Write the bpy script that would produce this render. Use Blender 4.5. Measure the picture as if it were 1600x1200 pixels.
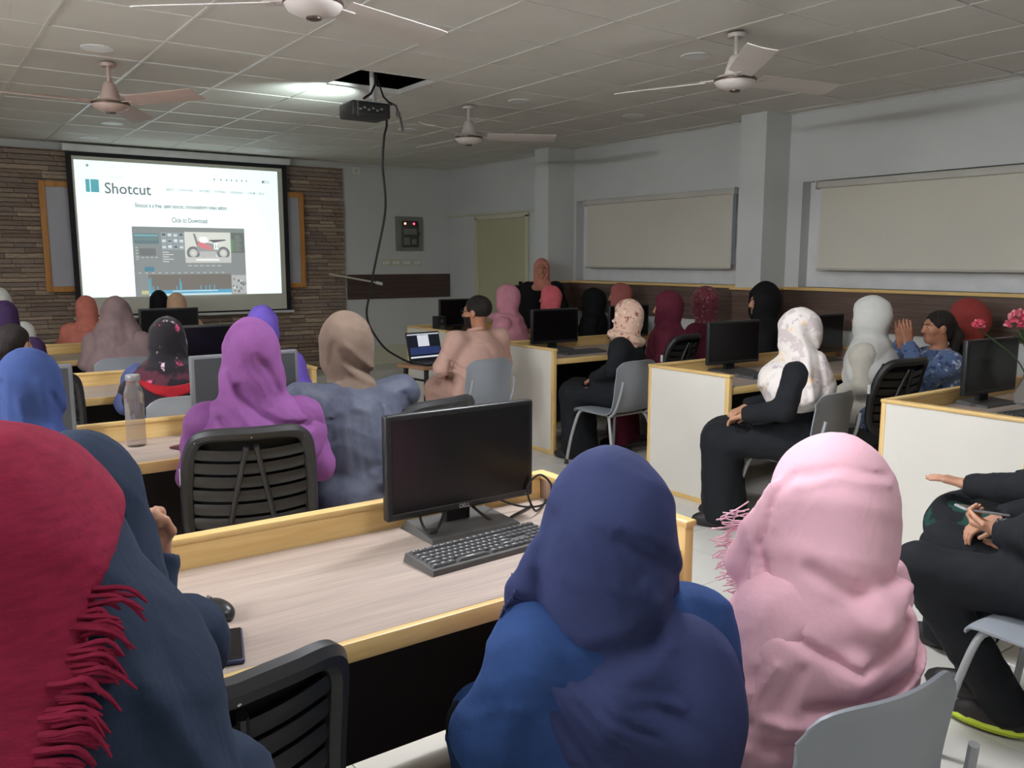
import bpy, bmesh, math, random
import numpy as np
from mathutils import Vector, Matrix

random.seed(7)
rng = np.random.default_rng(7)
SC = bpy.context.scene
for o in list(bpy.data.objects):
    bpy.data.objects.remove(o)
COL = SC.collection

# ------------------------------------------------------------------ camera
cam = bpy.data.cameras.new('camera')
cam.sensor_width = 36.0
cam.lens = 1324.2 * 36.0 / 1600.0
cam.clip_start = 0.02
camo = bpy.data.objects.new('camera', cam)
COL.objects.link(camo)
camo.location = (0, 0, 1.58)
camo.rotation_euler = (math.radians(90 - 8.34), 0, math.radians(-35.54))
SC.camera = camo

# ------------------------------------------------------------------ world, exposure
W = bpy.data.worlds.new('world')
SC.world = W
W.use_nodes = True
W.node_tree.nodes['Background'].inputs[0].default_value = (0.35, 0.38, 0.42, 1)
W.node_tree.nodes['Background'].inputs[1].default_value = 0.3
SC.view_settings.view_transform = 'Standard'
SC.view_settings.look = 'None'
SC.view_settings.gamma = 1.0
SC.view_settings.use_curve_mapping = False
SC.view_settings.exposure = 0.0
SC.cycles.use_denoising = True
SC.cycles.max_bounces = 6
SC.cycles.sample_clamp_indirect = 4.0

# lamps of the room: square ceiling panel lights, out of frame (built further down); grid cell, glow, label
PANELS = [
    (-8, -1, 37.0, 'lit square ceiling panel light along the side wall, level with the second desk'),
    (-1, -2, 66.0, 'lit square ceiling panel light above the aisle'),
    (-3, -5, 19.0, 'lit square ceiling panel light above the camera'),
    (-6, 2, 40.0, 'lit square ceiling panel light above the left end of the third desk'),
    (-8, 2, 30.0, 'lit square ceiling panel light in the side aisle by the third desk'),
]
# bar lights on the side wall (left, out of frame); position along the wall, glow, label
BARS = [(1.35, 225.0, 'lit bar light on the side wall beside the nearest desk'), (3.0, 250.0, 'lit bar light on the side wall beside the second desk')]
TUBE_COL = (0.945, 0.975, 1.03)

X0, X1, Y0, Y1, ZC = -2.7, 6.35, -2.2, 10.4, 2.813

# ------------------------------------------------------------------ helpers
class MB:
    """collects shapes into one mesh"""
    def __init__(s):
        s.v = []; s.f = []
    def add(s, vs, fs, M=None):
        b = len(s.v)
        if M is not None:
            vs = [M @ Vector(v) for v in vs]
        s.v += [tuple(v) for v in vs]
        s.f += [tuple(i + b for i in f) for f in fs]
        return s
    def box(s, c, d, M=None, r=0.0, seg=2):
        if r > 0:
            bm = bmesh.new()
            bmesh.ops.create_cube(bm, size=1.0)
            for v in bm.verts:
                v.co = Vector((v.co.x * d[0], v.co.y * d[1], v.co.z * d[2]))
            bmesh.ops.bevel(bm, geom=bm.edges[:], offset=r, segments=seg, affect='EDGES', profile=0.5)
            bm.verts.index_update()
            vs = [(v.co.x + c[0], v.co.y + c[1], v.co.z + c[2]) for v in bm.verts]
            fs = [[v.index for v in f.verts] for f in bm.faces]
            bm.free()
            return s.add(vs, fs, M)
        x, y, z = (q / 2 for q in d)
        vs = [(c[0] + i * x, c[1] + j * y, c[2] + k * z) for i in (-1, 1) for j in (-1, 1) for k in (-1, 1)]
        fs = [(0, 1, 3, 2), (4, 6, 7, 5), (0, 4, 5, 1), (2, 3, 7, 6), (0, 2, 6, 4), (1, 5, 7, 3)]
        return s.add(vs, fs, M)
    def bx(s, x0, x1, y0, y1, z0, z1, r=0.0, seg=2):
        return s.box(((x0 + x1) / 2, (y0 + y1) / 2, (z0 + z1) / 2), (x1 - x0, y1 - y0, z1 - z0), None, r, seg)
    def tube(s, path, r, n=8, cap=True, M=None, flat=1.0):
        P = [Vector(p) for p in path]
        rs = r if isinstance(r, (list, tuple)) else [r] * len(P)
        vs = []; fs = []
        up = None
        for i, p in enumerate(P):
            t = (P[min(i + 1, len(P) - 1)] - P[max(i - 1, 0)])
            t.normalize()
            if up is None:
                up = Vector((0, 0, 1)) if abs(t.z) < 0.9 else Vector((0, 1, 0))
            a = t.cross(up)
            if a.length < 1e-6:
                a = t.orthogonal()
            a.normalize(); b = a.cross(t); b.normalize(); up = b
            for k in range(n):
                w = 2 * math.pi * k / n
                vs.append(p + a * (rs[i] * math.cos(w)) + b * (rs[i] * flat * math.sin(w)))
        for i in range(len(P) - 1):
            for k in range(n):
                k2 = (k + 1) % n
                fs.append((i * n + k, i * n + k2, (i + 1) * n + k2, (i + 1) * n + k))
        if cap:
            fs.append(tuple(range(n - 1, -1, -1)))
            fs.append(tuple((len(P) - 1) * n + k for k in range(n)))
        return s.add(vs, fs, M)
    def lathe(s, prof, n=24, M=None):
        vs = []; fs = []
        for r, z in prof:
            for k in range(n):
                w = 2 * math.pi * k / n
                vs.append((r * math.cos(w), r * math.sin(w), z))
        m = len(prof)
        for i in range(m - 1):
            for k in range(n):
                k2 = (k + 1) % n
                fs.append((i * n + k, i * n + k2, (i + 1) * n + k2, (i + 1) * n + k))
        fs.append(tuple(range(n - 1, -1, -1)))
        fs.append(tuple((m - 1) * n + k for k in range(n)))
        return s.add(vs, fs, M)
    def prism(s, poly, h, M=None):
        """polygon in xy, extruded along z from 0 to h"""
        n = len(poly)
        vs = [(p[0], p[1], 0) for p in poly] + [(p[0], p[1], h) for p in poly]
        fs = [tuple(range(n - 1, -1, -1)), tuple(range(n, 2 * n))]
        fs += [(i, (i + 1) % n, n + (i + 1) % n, n + i) for i in range(n)]
        return s.add(vs, fs, M)
    def ball(s, c, r, n=12, m=8, M=None):
        vs = [(c[0], c[1], c[2] - r[2])]
        for i in range(1, m):
            t = -math.pi / 2 + math.pi * i / m
            for k in range(n):
                w = 2 * math.pi * k / n
                vs.append((c[0] + r[0] * math.cos(t) * math.cos(w), c[1] + r[1] * math.cos(t) * math.sin(w), c[2] + r[2] * math.sin(t)))
        vs.append((c[0], c[1], c[2] + r[2]))
        fs = [(0, 1 + (k + 1) % n, 1 + k) for k in range(n)]
        for i in range(m - 2):
            for k in range(n):
                k2 = (k + 1) % n
                fs.append((1 + i * n + k, 1 + i * n + k2, 1 + (i + 1) * n + k2, 1 + (i + 1) * n + k))
        b = 1 + (m - 2) * n; top = len(vs) - 1
        fs += [(b + k, b + (k + 1) % n, top) for k in range(n)]
        return s.add(vs, fs, M)
    def sheet(s, fn, nu, ns, th, M=None):
        """solid sheet: fn(u,s) -> point, offset along the numeric normal by th"""
        P = np.array([[fn(i / nu, j / ns) for i in range(nu + 1)] for j in range(ns + 1)], float)
        du = np.gradient(P, axis=1); dv = np.gradient(P, axis=0)
        N = np.cross(du, dv); N /= (np.linalg.norm(N, axis=2, keepdims=True) + 1e-9)
        Q = P + N * th
        w = nu + 1; K = (ns + 1) * w
        vs = [tuple(p) for p in P.reshape(-1, 3)] + [tuple(p) for p in Q.reshape(-1, 3)]
        fs = []
        for j in range(ns):
            for i in range(nu):
                a, b, c, d = j * w + i, j * w + i + 1, (j + 1) * w + i + 1, (j + 1) * w + i
                fs.append((d, c, b, a)); fs.append((a + K, b + K, c + K, d + K))
        for i in range(nu):
            a, b = i, i + 1
            fs.append((a, b, b + K, a + K))
            a, b = ns * w + i, ns * w + i + 1
            fs.append((b, a, a + K, b + K))
        for j in range(ns):
            a, b = j * w, (j + 1) * w
            fs.append((b, a, a + K, b + K))
            a, b = j * w + nu, (j + 1) * w + nu
            fs.append((a, b, b + K, a + K))
        return s.add(vs, fs, M)
    def mesh(s, name, mat=None, smooth=False):
        me = bpy.data.meshes.new(name)
        me.from_pydata(s.v, [], s.f)
        if mat is not None:
            me.materials.append(mat)
        if smooth:
            me.polygons.foreach_set('use_smooth', [True] * len(me.polygons))
            smooth_by_angle(me, smooth if not isinstance(smooth, bool) else 40)
        me.update()
        return me
    def build(s, name, mat, parent=None, smooth=False, loc=None, rot=None):
        return ob(name, s.mesh(name, mat, smooth), parent, loc, rot)

def smooth_by_angle(me, deg):
    bm = bmesh.new(); bm.from_mesh(me)
    lim = math.radians(deg)
    for e in bm.edges:
        if len(e.link_faces) == 2 and e.calc_face_angle(0) > lim:
            e.smooth = False
    bm.to_mesh(me); bm.free()

def ob(name, data, parent=None, loc=None, rot=None):
    o = bpy.data.objects.new(name, data)
    COL.objects.link(o)
    if parent is not None:
        o.parent = parent
    if loc is not None:
        o.location = loc
    if rot is not None:
        o.rotation_euler = rot
    return o

def empty(name, loc=(0, 0, 0), rz=0.0):
    o = bpy.data.objects.new(name, None)
    o.empty_display_size = 0.1
    COL.objects.link(o)
    o.location = loc; o.rotation_euler = (0, 0, rz)
    return o

def tag(o, label, cat=None, group=None, kind=None):
    if label: o['label'] = label
    if cat: o['category'] = cat
    if group: o['group'] = group
    if kind: o['kind'] = kind
    return o

def copy_tree(o, parent=None):
    c = o.copy(); COL.objects.link(c); c.parent = parent
    for ch in list(o.children):
        copy_tree(ch, c)
    return c

def az(deg):
    """rotation about z for something facing deg clockwise from +Y"""
    return -math.radians(deg)

# ------------------------------------------------------------------ materials
def srgb(r, g, b):
    return tuple((c / 255 / 12.92) if c / 255 <= 0.04045 else ((c / 255 + 0.055) / 1.055) ** 2.4 for c in (r, g, b))

def new_mat(name):
    m = bpy.data.materials.new(name); m.use_nodes = True
    nt = m.node_tree
    return m, nt, nt.nodes['Principled BSDF']

def coords(nt, scale=(1, 1, 1), kind='Object', rot=(0, 0, 0)):
    tc = nt.nodes.new('ShaderNodeTexCoord'); mp = nt.nodes.new('ShaderNodeMapping')
    mp.inputs['Scale'].default_value = scale
    mp.inputs['Rotation'].default_value = rot
    nt.links.new(tc.outputs[kind], mp.inputs[0])
    return mp.outputs[0]

def noise(nt, vec, scale, detail=3, rough=0.55):
    n = nt.nodes.new('ShaderNodeTexNoise')
    n.inputs['Scale'].default_value = scale; n.inputs['Detail'].default_value = detail
    n.inputs['Roughness'].default_value = rough
    nt.links.new(vec, n.inputs['Vector'])
    return n.outputs[0]

def ramp(nt, fac, stops):
    r = nt.nodes.new('ShaderNodeValToRGB')
    el = r.color_ramp.elements
    el[0].position = stops[0][0]; el[0].color = (*stops[0][1], 1)
    el[1].position = stops[-1][0]; el[1].color = (*stops[-1][1], 1)
    for p, c in stops[1:-1]:
        e = el.new(p); e.color = (*c, 1)
    nt.links.new(fac, r.inputs[0])
    return r.outputs[0]

def bump(nt, b, h, strength, dist=0.002):
    n = nt.nodes.new('ShaderNodeBump')
    n.inputs['Strength'].default_value = strength; n.inputs['Distance'].default_value = dist
    nt.links.new(h, n.inputs['Height']); nt.links.new(n.outputs[0], b.inputs['Normal'])

def mul(c, k):
    return tuple(min(1.0, x * k) for x in c)

def simple(name, col, rough=0.5, metal=0.0, var=0.06, vs=6.0, bmp=0.0, bs=200.0, stretch=(1, 1, 1), spec=0.5):
    m, nt, b = new_mat(name)
    v = coords(nt, stretch)
    n = noise(nt, v, vs)
    c = ramp(nt, n, [(0.3, mul(col, 1 - var)), (0.7, mul(col, 1 + var))])
    nt.links.new(c, b.inputs['Base Color'])
    b.inputs['Roughness'].default_value = rough; b.inputs['Metallic'].default_value = metal
    b.inputs['Specular IOR Level'].default_value = spec
    if bmp:
        bump(nt, b, noise(nt, v, bs, 2), bmp)
    return m

def cloth(name, col, var=0.12, sheen=0.25, rough=0.85, weave=900.0, streak=(1, 1, 1), bs=0.25):
    m, nt, b = new_mat(name)
    v = coords(nt, streak)
    n = noise(nt, v, 14.0, 4)
    c = ramp(nt, n, [(0.28, mul(col, 1 - var)), (0.72, mul(col, 1 + var))])
    nt.links.new(c, b.inputs['Base Color'])
    b.inputs['Roughness'].default_value = rough
    b.inputs['Specular IOR Level'].default_value = 0.25
    b.inputs['Sheen Weight'].default_value = sheen
    b.inputs['Sheen Roughness'].default_value = 0.5
    b.inputs['Sheen Tint'].default_value = (*mul(col, 1.6), 1)
    w = noise(nt, coords(nt, (1, 1, 3)), weave * 0.25, 2)
    bump(nt, b, w, bs, 0.0012)
    wrinkle(nt, b)
    return m

def wrinkle(nt, b, scale=9.0, dist=0.006):
    # soft irregular wrinkles chained before the weave
    n = nt.nodes.new('ShaderNodeTexNoise'); n.inputs['Scale'].default_value = scale; n.inputs['Detail'].default_value = 5
    n.inputs['Roughness'].default_value = 0.5; n.inputs['Distortion'].default_value = 1.2
    nt.links.new(coords(nt, (1.6, 1.6, 0.8), rot=(0.5, 0.35, 0.2)), n.inputs['Vector'])
    bp = nt.nodes.new('ShaderNodeBump'); bp.inputs['Strength'].default_value = 0.55; bp.inputs['Distance'].default_value = dist
    nt.links.new(n.outputs[0], bp.inputs['Height'])
    nt.links.new(bp.outputs[0], b.inputs['Normal'].links[0].from_node.inputs['Normal'])

def floral(name, base, spots, scale=14.0, sheen=0.2, thr=0.52, warp=6.0):
    """blotchy printed cloth: spots of other colours on a base colour"""
    m, nt, b = new_mat(name)
    v = coords(nt)
    col = None
    mixc = None
    prev = nt.nodes.new('ShaderNodeRGB'); prev.outputs[0].default_value = (*base, 1)
    out = prev.outputs[0]
    for i, (c, sc, th) in enumerate(spots):
        mp = nt.nodes.new('ShaderNodeMapping'); mp.inputs['Location'].default_value = (i * 3.7, i * 1.3, i * 2.1)
        nt.links.new(v, mp.inputs[0])
        n = noise(nt, mp.outputs[0], sc, 3, 0.6)
        r = ramp(nt, n, [(th, (0, 0, 0)), (th + 0.05, (1, 1, 1))])
        mx = nt.nodes.new('ShaderNodeMix'); mx.data_type = 'RGBA'
        nt.links.new(r, mx.inputs[0]); nt.links.new(out, mx.inputs[6])
        mx.inputs[7].default_value = (*c, 1)
        out = mx.outputs[2]
    nt.links.new(out, b.inputs['Base Color'])
    b.inputs['Roughness'].default_value = 0.85; b.inputs['Specular IOR Level'].default_value = 0.25
    b.inputs['Sheen Weight'].default_value = sheen
    bump(nt, b, noise(nt, v, 220, 2), 0.2, 0.0012)
    return m

def wood(name, dark, light, scale=1.0, axis='x', rough=0.45, streaks=26.0):
    m, nt, b = new_mat(name)
    st = {'x': (0.9, streaks, streaks), 'y': (streaks, 0.9, streaks), 'z': (streaks, streaks, 0.9)}[axis]
    v = coords(nt, st)
    n = noise(nt, v, 1.6 * scale, 5, 0.6)
    n2 = noise(nt, coords(nt, tuple(q * 4 for q in st)), 2.0 * scale, 2)
    mx = nt.nodes.new('ShaderNodeMath'); mx.operation = 'MULTIPLY_ADD'
    nt.links.new(n2, mx.inputs[0]); mx.inputs[1].default_value = 0.3
    ms = nt.nodes.new('ShaderNodeMath'); ms.operation = 'MULTIPLY'; ms.inputs[1].default_value = 0.72
    nt.links.new(n, ms.inputs[0]); nt.links.new(ms.outputs[0], mx.inputs[2])
    c = ramp(nt, mx.outputs[0], [(0.36, dark), (0.64, light)])
    nt.links.new(c, b.inputs['Base Color'])
    b.inputs['Roughness'].default_value = rough
    bump(nt, b, mx.outputs[0], 0.08, 0.001)
    return m

def emit(name, col, strength):
    m, nt, b = new_mat(name)
    b.inputs['Base Color'].default_value = (*mul(col, 0.8), 1)
    b.inputs['Emission Color'].default_value = (*col, 1)
    b.inputs['Emission Strength'].default_value = strength
    b.inputs['Roughness'].default_value = 0.8
    return m

M = {}
M['wall'] = simple('painted_wall', srgb(208, 210, 208), 0.75, var=0.04, vs=1.5, bmp=0.1, bs=60)
M['cream'] = simple('cream_paint', srgb(205, 203, 180), 0.6, var=0.04, vs=2)
M['door'] = simple('door_laminate', srgb(188, 184, 150), 0.5, var=0.05, vs=2, stretch=(1, 1, 0.2))
M['tile_c'] = simple('ceiling_board', srgb(222, 219, 211), 0.85, var=0.035, vs=2.0, bmp=0.15, bs=90)
M['tbar'] = simple('ceiling_bar_white', srgb(222, 220, 213), 0.32, var=0.02)
M['plenum'] = simple('plenum_dark', srgb(46, 46, 46), 0.9)
M['floor'] = simple('floor_tile', srgb(214, 211, 203), 0.28, var=0.05, vs=3.0)
M['grout'] = simple('grout', srgb(150, 147, 138), 0.8)
M['dado'] = wood('dado_wood', srgb(72, 56, 48), srgb(112, 90, 78), 1.0, 'y', 0.5)
M['dadox'] = wood('dado_wood_front', srgb(62, 48, 44), srgb(88, 68, 60), 1.0, 'x', 0.5)
M['pine'] = wood('light_wood', srgb(216, 176, 108), srgb(236, 204, 140), 0.8, 'x', 0.4, 14)
M['piney'] = wood('light_wood_across', srgb(216, 176, 108), srgb(236, 204, 140), 0.8, 'y', 0.4, 14)
M['pinez'] = wood('light_wood_upright', srgb(216, 176, 108), srgb(236, 204, 140), 0.8, 'z', 0.4, 14)
M['oak'] = wood('grey_oak_laminate', srgb(162, 146, 136), srgb(190, 173, 161), 1.0, 'x', 0.42, 22)
M['oakz'] = wood('striped_laminate', srgb(130, 104, 88), srgb(186, 158, 140), 1.2, 'z', 0.5, 60)
M['panel'] = simple('white_laminate', srgb(226, 222, 212), 0.4, var=0.02, vs=3)
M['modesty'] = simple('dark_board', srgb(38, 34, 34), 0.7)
M['black'] = simple('black_plastic', srgb(38, 38, 40), 0.45, var=0.1, vs=30, bmp=0.08, bs=500)
M['blackm'] = simple('black_matt', srgb(26, 26, 28), 0.7, var=0.1, vs=30)
M['dust'] = simple('dusty_black', srgb(78, 76, 74), 0.6, var=0.2, vs=14)
M['bezel'] = simple('monitor_bezel', srgb(34, 34, 36), 0.35, var=0.05)
M['bezelg'] = simple('grey_bezel', srgb(112, 114, 116), 0.45, var=0.06)
M['screen'] = simple('dark_screen', srgb(18, 16, 19), 0.22, var=0.02, spec=0.35)
M['screeng'] = simple('matt_screen', srgb(66, 68, 70), 0.5, var=0.05, vs=3)
M['key'] = simple('keycap', srgb(74, 74, 76), 0.55, var=0.15, vs=40)
M['keyprint'] = simple('key_legend', srgb(190, 190, 186), 0.6)
M['grey'] = simple('grey_chair_plastic', srgb(150, 155, 162), 0.42, var=0.04, vs=5, bmp=0.05, bs=400)
M['greymetal'] = simple('grey_leg_paint', srgb(168, 170, 172), 0.4, metal=0.25)
M['rubber'] = simple('rubber', srgb(60, 58, 56), 0.8)
M['meshfab'] = simple('mesh_fabric', srgb(24, 24, 25), 0.9, var=0.3, vs=300)
M['fan'] = simple('fan_enamel', srgb(214, 206, 200), 0.35, var=0.03)
M['fanb'] = simple('fan_pinkish_enamel', srgb(192, 168, 158), 0.4, var=0.04)
M['fanring'] = simple('fan_dark_ring', srgb(96, 82, 74), 0.35, metal=0.6)
M['chrome'] = simple('chrome', srgb(200, 200, 200), 0.2, metal=1.0)
M['blind'] = simple('blind_fabric', srgb(214, 210, 196), 0.85, var=0.03, vs=1.2, bmp=0.1, bs=300)
M['blindrail'] = simple('blind_rail', srgb(196, 194, 184), 0.5)
M['wbframe'] = wood('board_frame_wood', srgb(176, 116, 52), srgb(206, 146, 76), 1, 'z', 0.45, 14)
M['wboard'] = simple('whiteboard', srgb(178, 178, 186), 0.3, var=0.02)
M['casing'] = simple('screen_casing', srgb(222, 222, 220), 0.4)
M['sblack'] = simple('screen_border', srgb(20, 21, 22), 0.7)
M['sfabric'] = simple('screen_fabric', srgb(214, 212, 198), 0.8, var=0.02)
M['white'] = simple('white_plastic', srgb(232, 232, 230), 0.4)
M['steelbox'] = simple('grey_box_steel', srgb(128, 128, 122), 0.5)
M['boxdark'] = simple('box_window_dark', srgb(70, 70, 66), 0.35)
M['lens'] = simple('dark_lens', srgb(30, 34, 40), 0.1)
M['cable'] = simple('black_cable', srgb(26, 25, 24), 0.55)
M['brass'] = simple('dark_knob', srgb(52, 44, 36), 0.35, metal=0.7)
M['skin'] = simple('skin', srgb(190, 140, 112), 0.5, var=0.05, vs=20, bmp=0.08, bs=300)
M['skin2'] = simple('skin_warm', srgb(176, 122, 94), 0.5, var=0.05, vs=20, bmp=0.08, bs=300)
M['eyew'] = simple('eye_white', srgb(220, 216, 210), 0.3)
M['dark'] = simple('dark_brow', srgb(28, 22, 20), 0.5)
M['lip'] = simple('lip', srgb(150, 84, 78), 0.5)
_hm, _nt, _b = new_mat('dark_hair')
_v = coords(_nt, (8, 8, 1.2), rot=(.5, 0, 0))
_n = noise(_nt, _v, 22.0, 4, .6)
_nt.links.new(ramp(_nt, _n, [(.3, srgb(14, 11, 10)), (.75, srgb(52, 42, 38))]), _b.inputs['Base Color'])
_b.inputs['Roughness'].default_value = .6; _b.inputs['Specular IOR Level'].default_value = .3
bump(_nt, _b, _n, 1.0, .008)
M['hair'] = _hm
M['shoe'] = simple('dark_shoe', srgb(36, 32, 32), 0.5)

# ------------------------------------------------------------------ setting
CAMM = None
def in_view(p, margin=1.12):
    d = Vector(p) - Vector((0, 0, 1.58))
    a = math.radians(35.54); t = math.radians(8.34)
    f = Vector((math.sin(a) * math.cos(t), math.cos(a) * math.cos(t), -math.sin(t)))
    r = Vector((math.cos(a), -math.sin(a), 0)); u = r.cross(f)
    z = d.dot(f)
    if z < 0.2: return False
    return abs(d.dot(r) / z) < 800 / 1324.2 * margin and abs(d.dot(u) / z) < 600 / 1324.2 * margin

def structure(name, mb, mat, label=None):
    o = mb.build(name, mat)
    o['kind'] = 'structure'
    if label: o['label'] = label
    return o

H = 3.25
floor = structure('floor', MB().bx(X0 - .2, X1 + .2, Y0 - .2, Y1 + .2, -0.12, -0.006), M['grout'], 'pale glossy tiled floor of the computer lab')
ceil = structure('ceiling', MB().bx(X0 - .2, X1 + .2, Y0 - .2, Y1 + .2, H, H + .15), M['plenum'], 'suspended ceiling of square grey boards in a bar grid')
structure('wall_left', MB().bx(X0 - .2, X0, Y0, Y1, 0, H), M['wall'], 'plain painted side wall with tube lights')
structure('wall_back', MB().bx(X0 - .2, X1 + .2, Y0 - .2, Y0, 0, H), M['wall'], 'plain painted back wall')
wallf = structure('wall_front', MB().bx(X0 - .2, X1 + .2, Y1, Y1 + .2, 0, H), M['wall'], 'front wall with stone cladding behind the projection screen')
# right wall with two window openings and a door opening
w = MB()
WIN = [(5.25, 7.62, 1.345, 2.24), (0.9, 4.60, 1.345, 2.24)]
XO = X1 + .2
w.bx(X1, XO, Y0, 0.9, 0, H)
w.bx(X1, XO, 0.9, 4.60, 0, 1.345).bx(X1, XO, 0.9, 4.60, 2.24, H)
w.bx(X1, XO, 4.60, 5.25, 0, H)
w.bx(X1, XO, 5.25, 7.62, 0, 1.345).bx(X1, XO, 5.25, 7.62, 2.24, H)
w.bx(X1, XO, 7.62, Y1, 0, H)
wallr = structure('wall_right', w, M['wall'], 'window wall with two columns, blinds and a dark wooden dado')
for i, (xa, ya, yb) in enumerate([(5.97, 7.66, 7.91), (6.02, 4.745, 5.014)]):
    structure('trim_%d' % (i + 1), MB().bx(xa, X1 + .01, ya, yb, 0, H - .01), M['wall'], ['square painted column beside the cream door', 'square painted column between the two blinds'][i])
# low dais below the projection screen
structure('trim_3', MB().bx(X0, 6.0, 9.78, Y1, 0, 0.17, 0.008), M['floor'], 'low tiled dais step along the front wall')
structure('baseboard_front', MB().bx(4.74, X1, Y1 - .02, Y1, 0.17, 0.42), M['cream'], 'pale tiled skirting on the front wall')

# floor tiles
tm = MB().box((0, 0, -0.003), (0.596, 0.596, 0.006), None, 0.0015, 1).mesh('floor_tile', M['floor'])
fx, fy = 3.43, 2.69
spare = MB()
nt_ = 0
for i in range(-11, 7):
    for j in range(-9, 15):
        cx, cy = fx + .6 * (i + .5), fy + .6 * (j + .5)
        if not (X0 - .2 < cx < X1 + .2 and Y0 - .2 < cy < Y1 + .2): continue
        vis = any(in_view((cx + a, cy + b, 0), 1.03) for a in (-.3, .3) for b in (-.3, .3)) and cy < 9.9
        if vis and nt_ < 300:
            ob('floor_tile', tm, floor, (cx, cy, 0)); nt_ += 1
        else:
            spare.box((cx, cy, -0.003), (0.596, 0.596, 0.006))
so = spare.build('floor_tile_field', M['floor'], floor); so['kind'] = 'stuff'

# ceiling boards and bars
P = 0.605
GX, GY = 2.552, 3.474
ct = MB().box((0, 0, 0.008), (P - .012, P - .012, 0.016), None, 0.003, 1).mesh('ceiling_tile', M['tile_c'])
spare = MB()
nvis = 0
for i in range(-9, 7):
    for j in range(-10, 12):
        cx, cy = GX + P * (i + .5), GY + P * (j + .5)
        if cx < X0 - .2 or cx > X1 + .25 or cy < Y0 - .2 or cy > Y1 + .25: continue
        if any((i, j) == (q[0], q[1]) for q in PANELS): continue
        if i == 0 and j == 3: continue                     # the open hole above the projector
        xa, xb = max(cx - P / 2 + .007, X0), min(cx + P / 2 - .007, X1)
        ya, yb = max(cy - P / 2 + .007, Y0), min(cy + P / 2 - .007, Y1)
        if xb - xa < .02 or yb - ya < .02: continue
        vis = any(in_view((cx + a, cy + b, ZC), 1.03) for a in (-.3, 0, .3) for b in (-.3, 0, .3))
        full = (xb - xa) > P - .02 and (yb - ya) > P - .02
        if vis and nvis < 298:
            nvis += 1
            if full:
                ob('ceiling_tile', ct, ceil, (cx, cy, ZC + .0015 + random.uniform(0, .003)), (random.gauss(0, .0035), random.gauss(0, .0035), 0))
            else:
                MB().bx(xa, xb, ya, yb, ZC + .003, ZC + .019, .003, 1).build('ceiling_tile', M['tile_c'], ceil)
        else:
            spare.bx(xa, xb, ya, yb, ZC + .003, ZC + .019)
so = spare.build('ceiling_tile_field', M['tile_c'], ceil); so['kind'] = 'stuff'
for i in range(-8, 7):
    x = GX + P * i
    if X0 < x < X1:
        MB().bx(x - .008, x + .008, Y0, Y1, ZC - .001, ZC + .004).bx(x - .002, x + .002, Y0, Y1, ZC + .004, ZC + .035).build('grid_bar', M['tbar'], ceil)
for j in range(-9, 12):
    y = GY + P * j
    if Y0 < y < Y1:
        MB().bx(X0, X1, y - .008, y + .008, ZC - .0015, ZC + .0035).bx(X0, X1, y - .002, y + .002, ZC + .004, ZC + .035).build('grid_bar', M['tbar'], ceil)
MB().bx(X0, X1, Y1 - .022, Y1, ZC - .004, ZC + .02).build('wall_angle', M['tbar'], ceil)
MB().bx(X1 - .022, X1, Y0, Y1, ZC - .004, ZC + .02).build('wall_angle', M['tbar'], ceil)

# recessed round downlights
def downlight(x, y, lab):
    t = empty('downlight', (x, y, ZC))
    tag(t, lab, 'ceiling light', 'round recessed ceiling lights')
    MB().lathe([(.062, -.002), (.088, -.004), (.092, -.001), (.092, .004), (.062, .004)], 28).build('trim_ring', M['white'], t, True)
    MB().lathe([(.001, .0005), (.064, .0005), (.064, .003), (.001, .003)], 24).build('diffuser', M['casing'], t)
for x, y, lab in [(1.05, 5.67, 'round white downlight above the ceiling fan nearest the screen'),
                  (1.68, 8.65, 'round white downlight, further from the screen casing of the left pair'),
                  (1.67, 9.77, 'round white downlight just above the left half of the projection screen'),
                  (3.48, 9.73, 'round white downlight just above the right end of the projection screen'),
                  (3.41, 8.64, 'round white downlight below the projector, one row before the screen'),
                  (4.07, 7.42, 'round white downlight left of the small distant fan'),
                  (4.07, 5.59, 'round white downlight right of the small distant fan'),
                  (5.27, 5.57, 'round white downlight near the left window blind'),
                  (4.07, 3.76, 'round white downlight just left of the right-hand fan')]:
    downlight(x, y, lab)

# ------------------------------------------------------------------ stone cladding
stone_cols = [(150, 130, 112), (162, 144, 124), (138, 120, 106), (180, 160, 138), (154, 136, 122), (142, 126, 116)]
sm = []
for k, c in enumerate(stone_cols):
    m_ = simple('ledge_stone_%d' % k, srgb(*c), 0.85, var=0.25, vs=5, bmp=0.5, bs=40)
    bm = MB()
    random.seed(20 + k)
    n = 3
    pts = []
    for a in range(n + 1):
        for (yy, zz) in ((0, -.5), (0, .5), (-1 - random.uniform(-.25, .25), .46), (-1 - random.uniform(-.25, .25), -.46)):
            pts.append((-.5 + a / n, yy, zz))
    fs = []
    for a in range(n):
        for q in range(4):
            fs.append((a * 4 + q, a * 4 + (q + 1) % 4, a * 4 + 4 + (q + 1) % 4, a * 4 + 4 + q))
    fs += [(3, 2, 1, 0), (n * 4, n * 4 + 1, n * 4 + 2, n * 4 + 3)]
    bm.add(pts, fs)
    sm.append((bm.mesh('stone', m_), m_, bm))
random.seed(5)
clad = MB().bx(X0, 4.725, Y1 - .02, Y1 - .001, 0.17, 2.74).build('cladding_base', M['modesty'], wallf)
far_stone = [MB() for _ in sm]
z = 0.18
ns = 0
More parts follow.
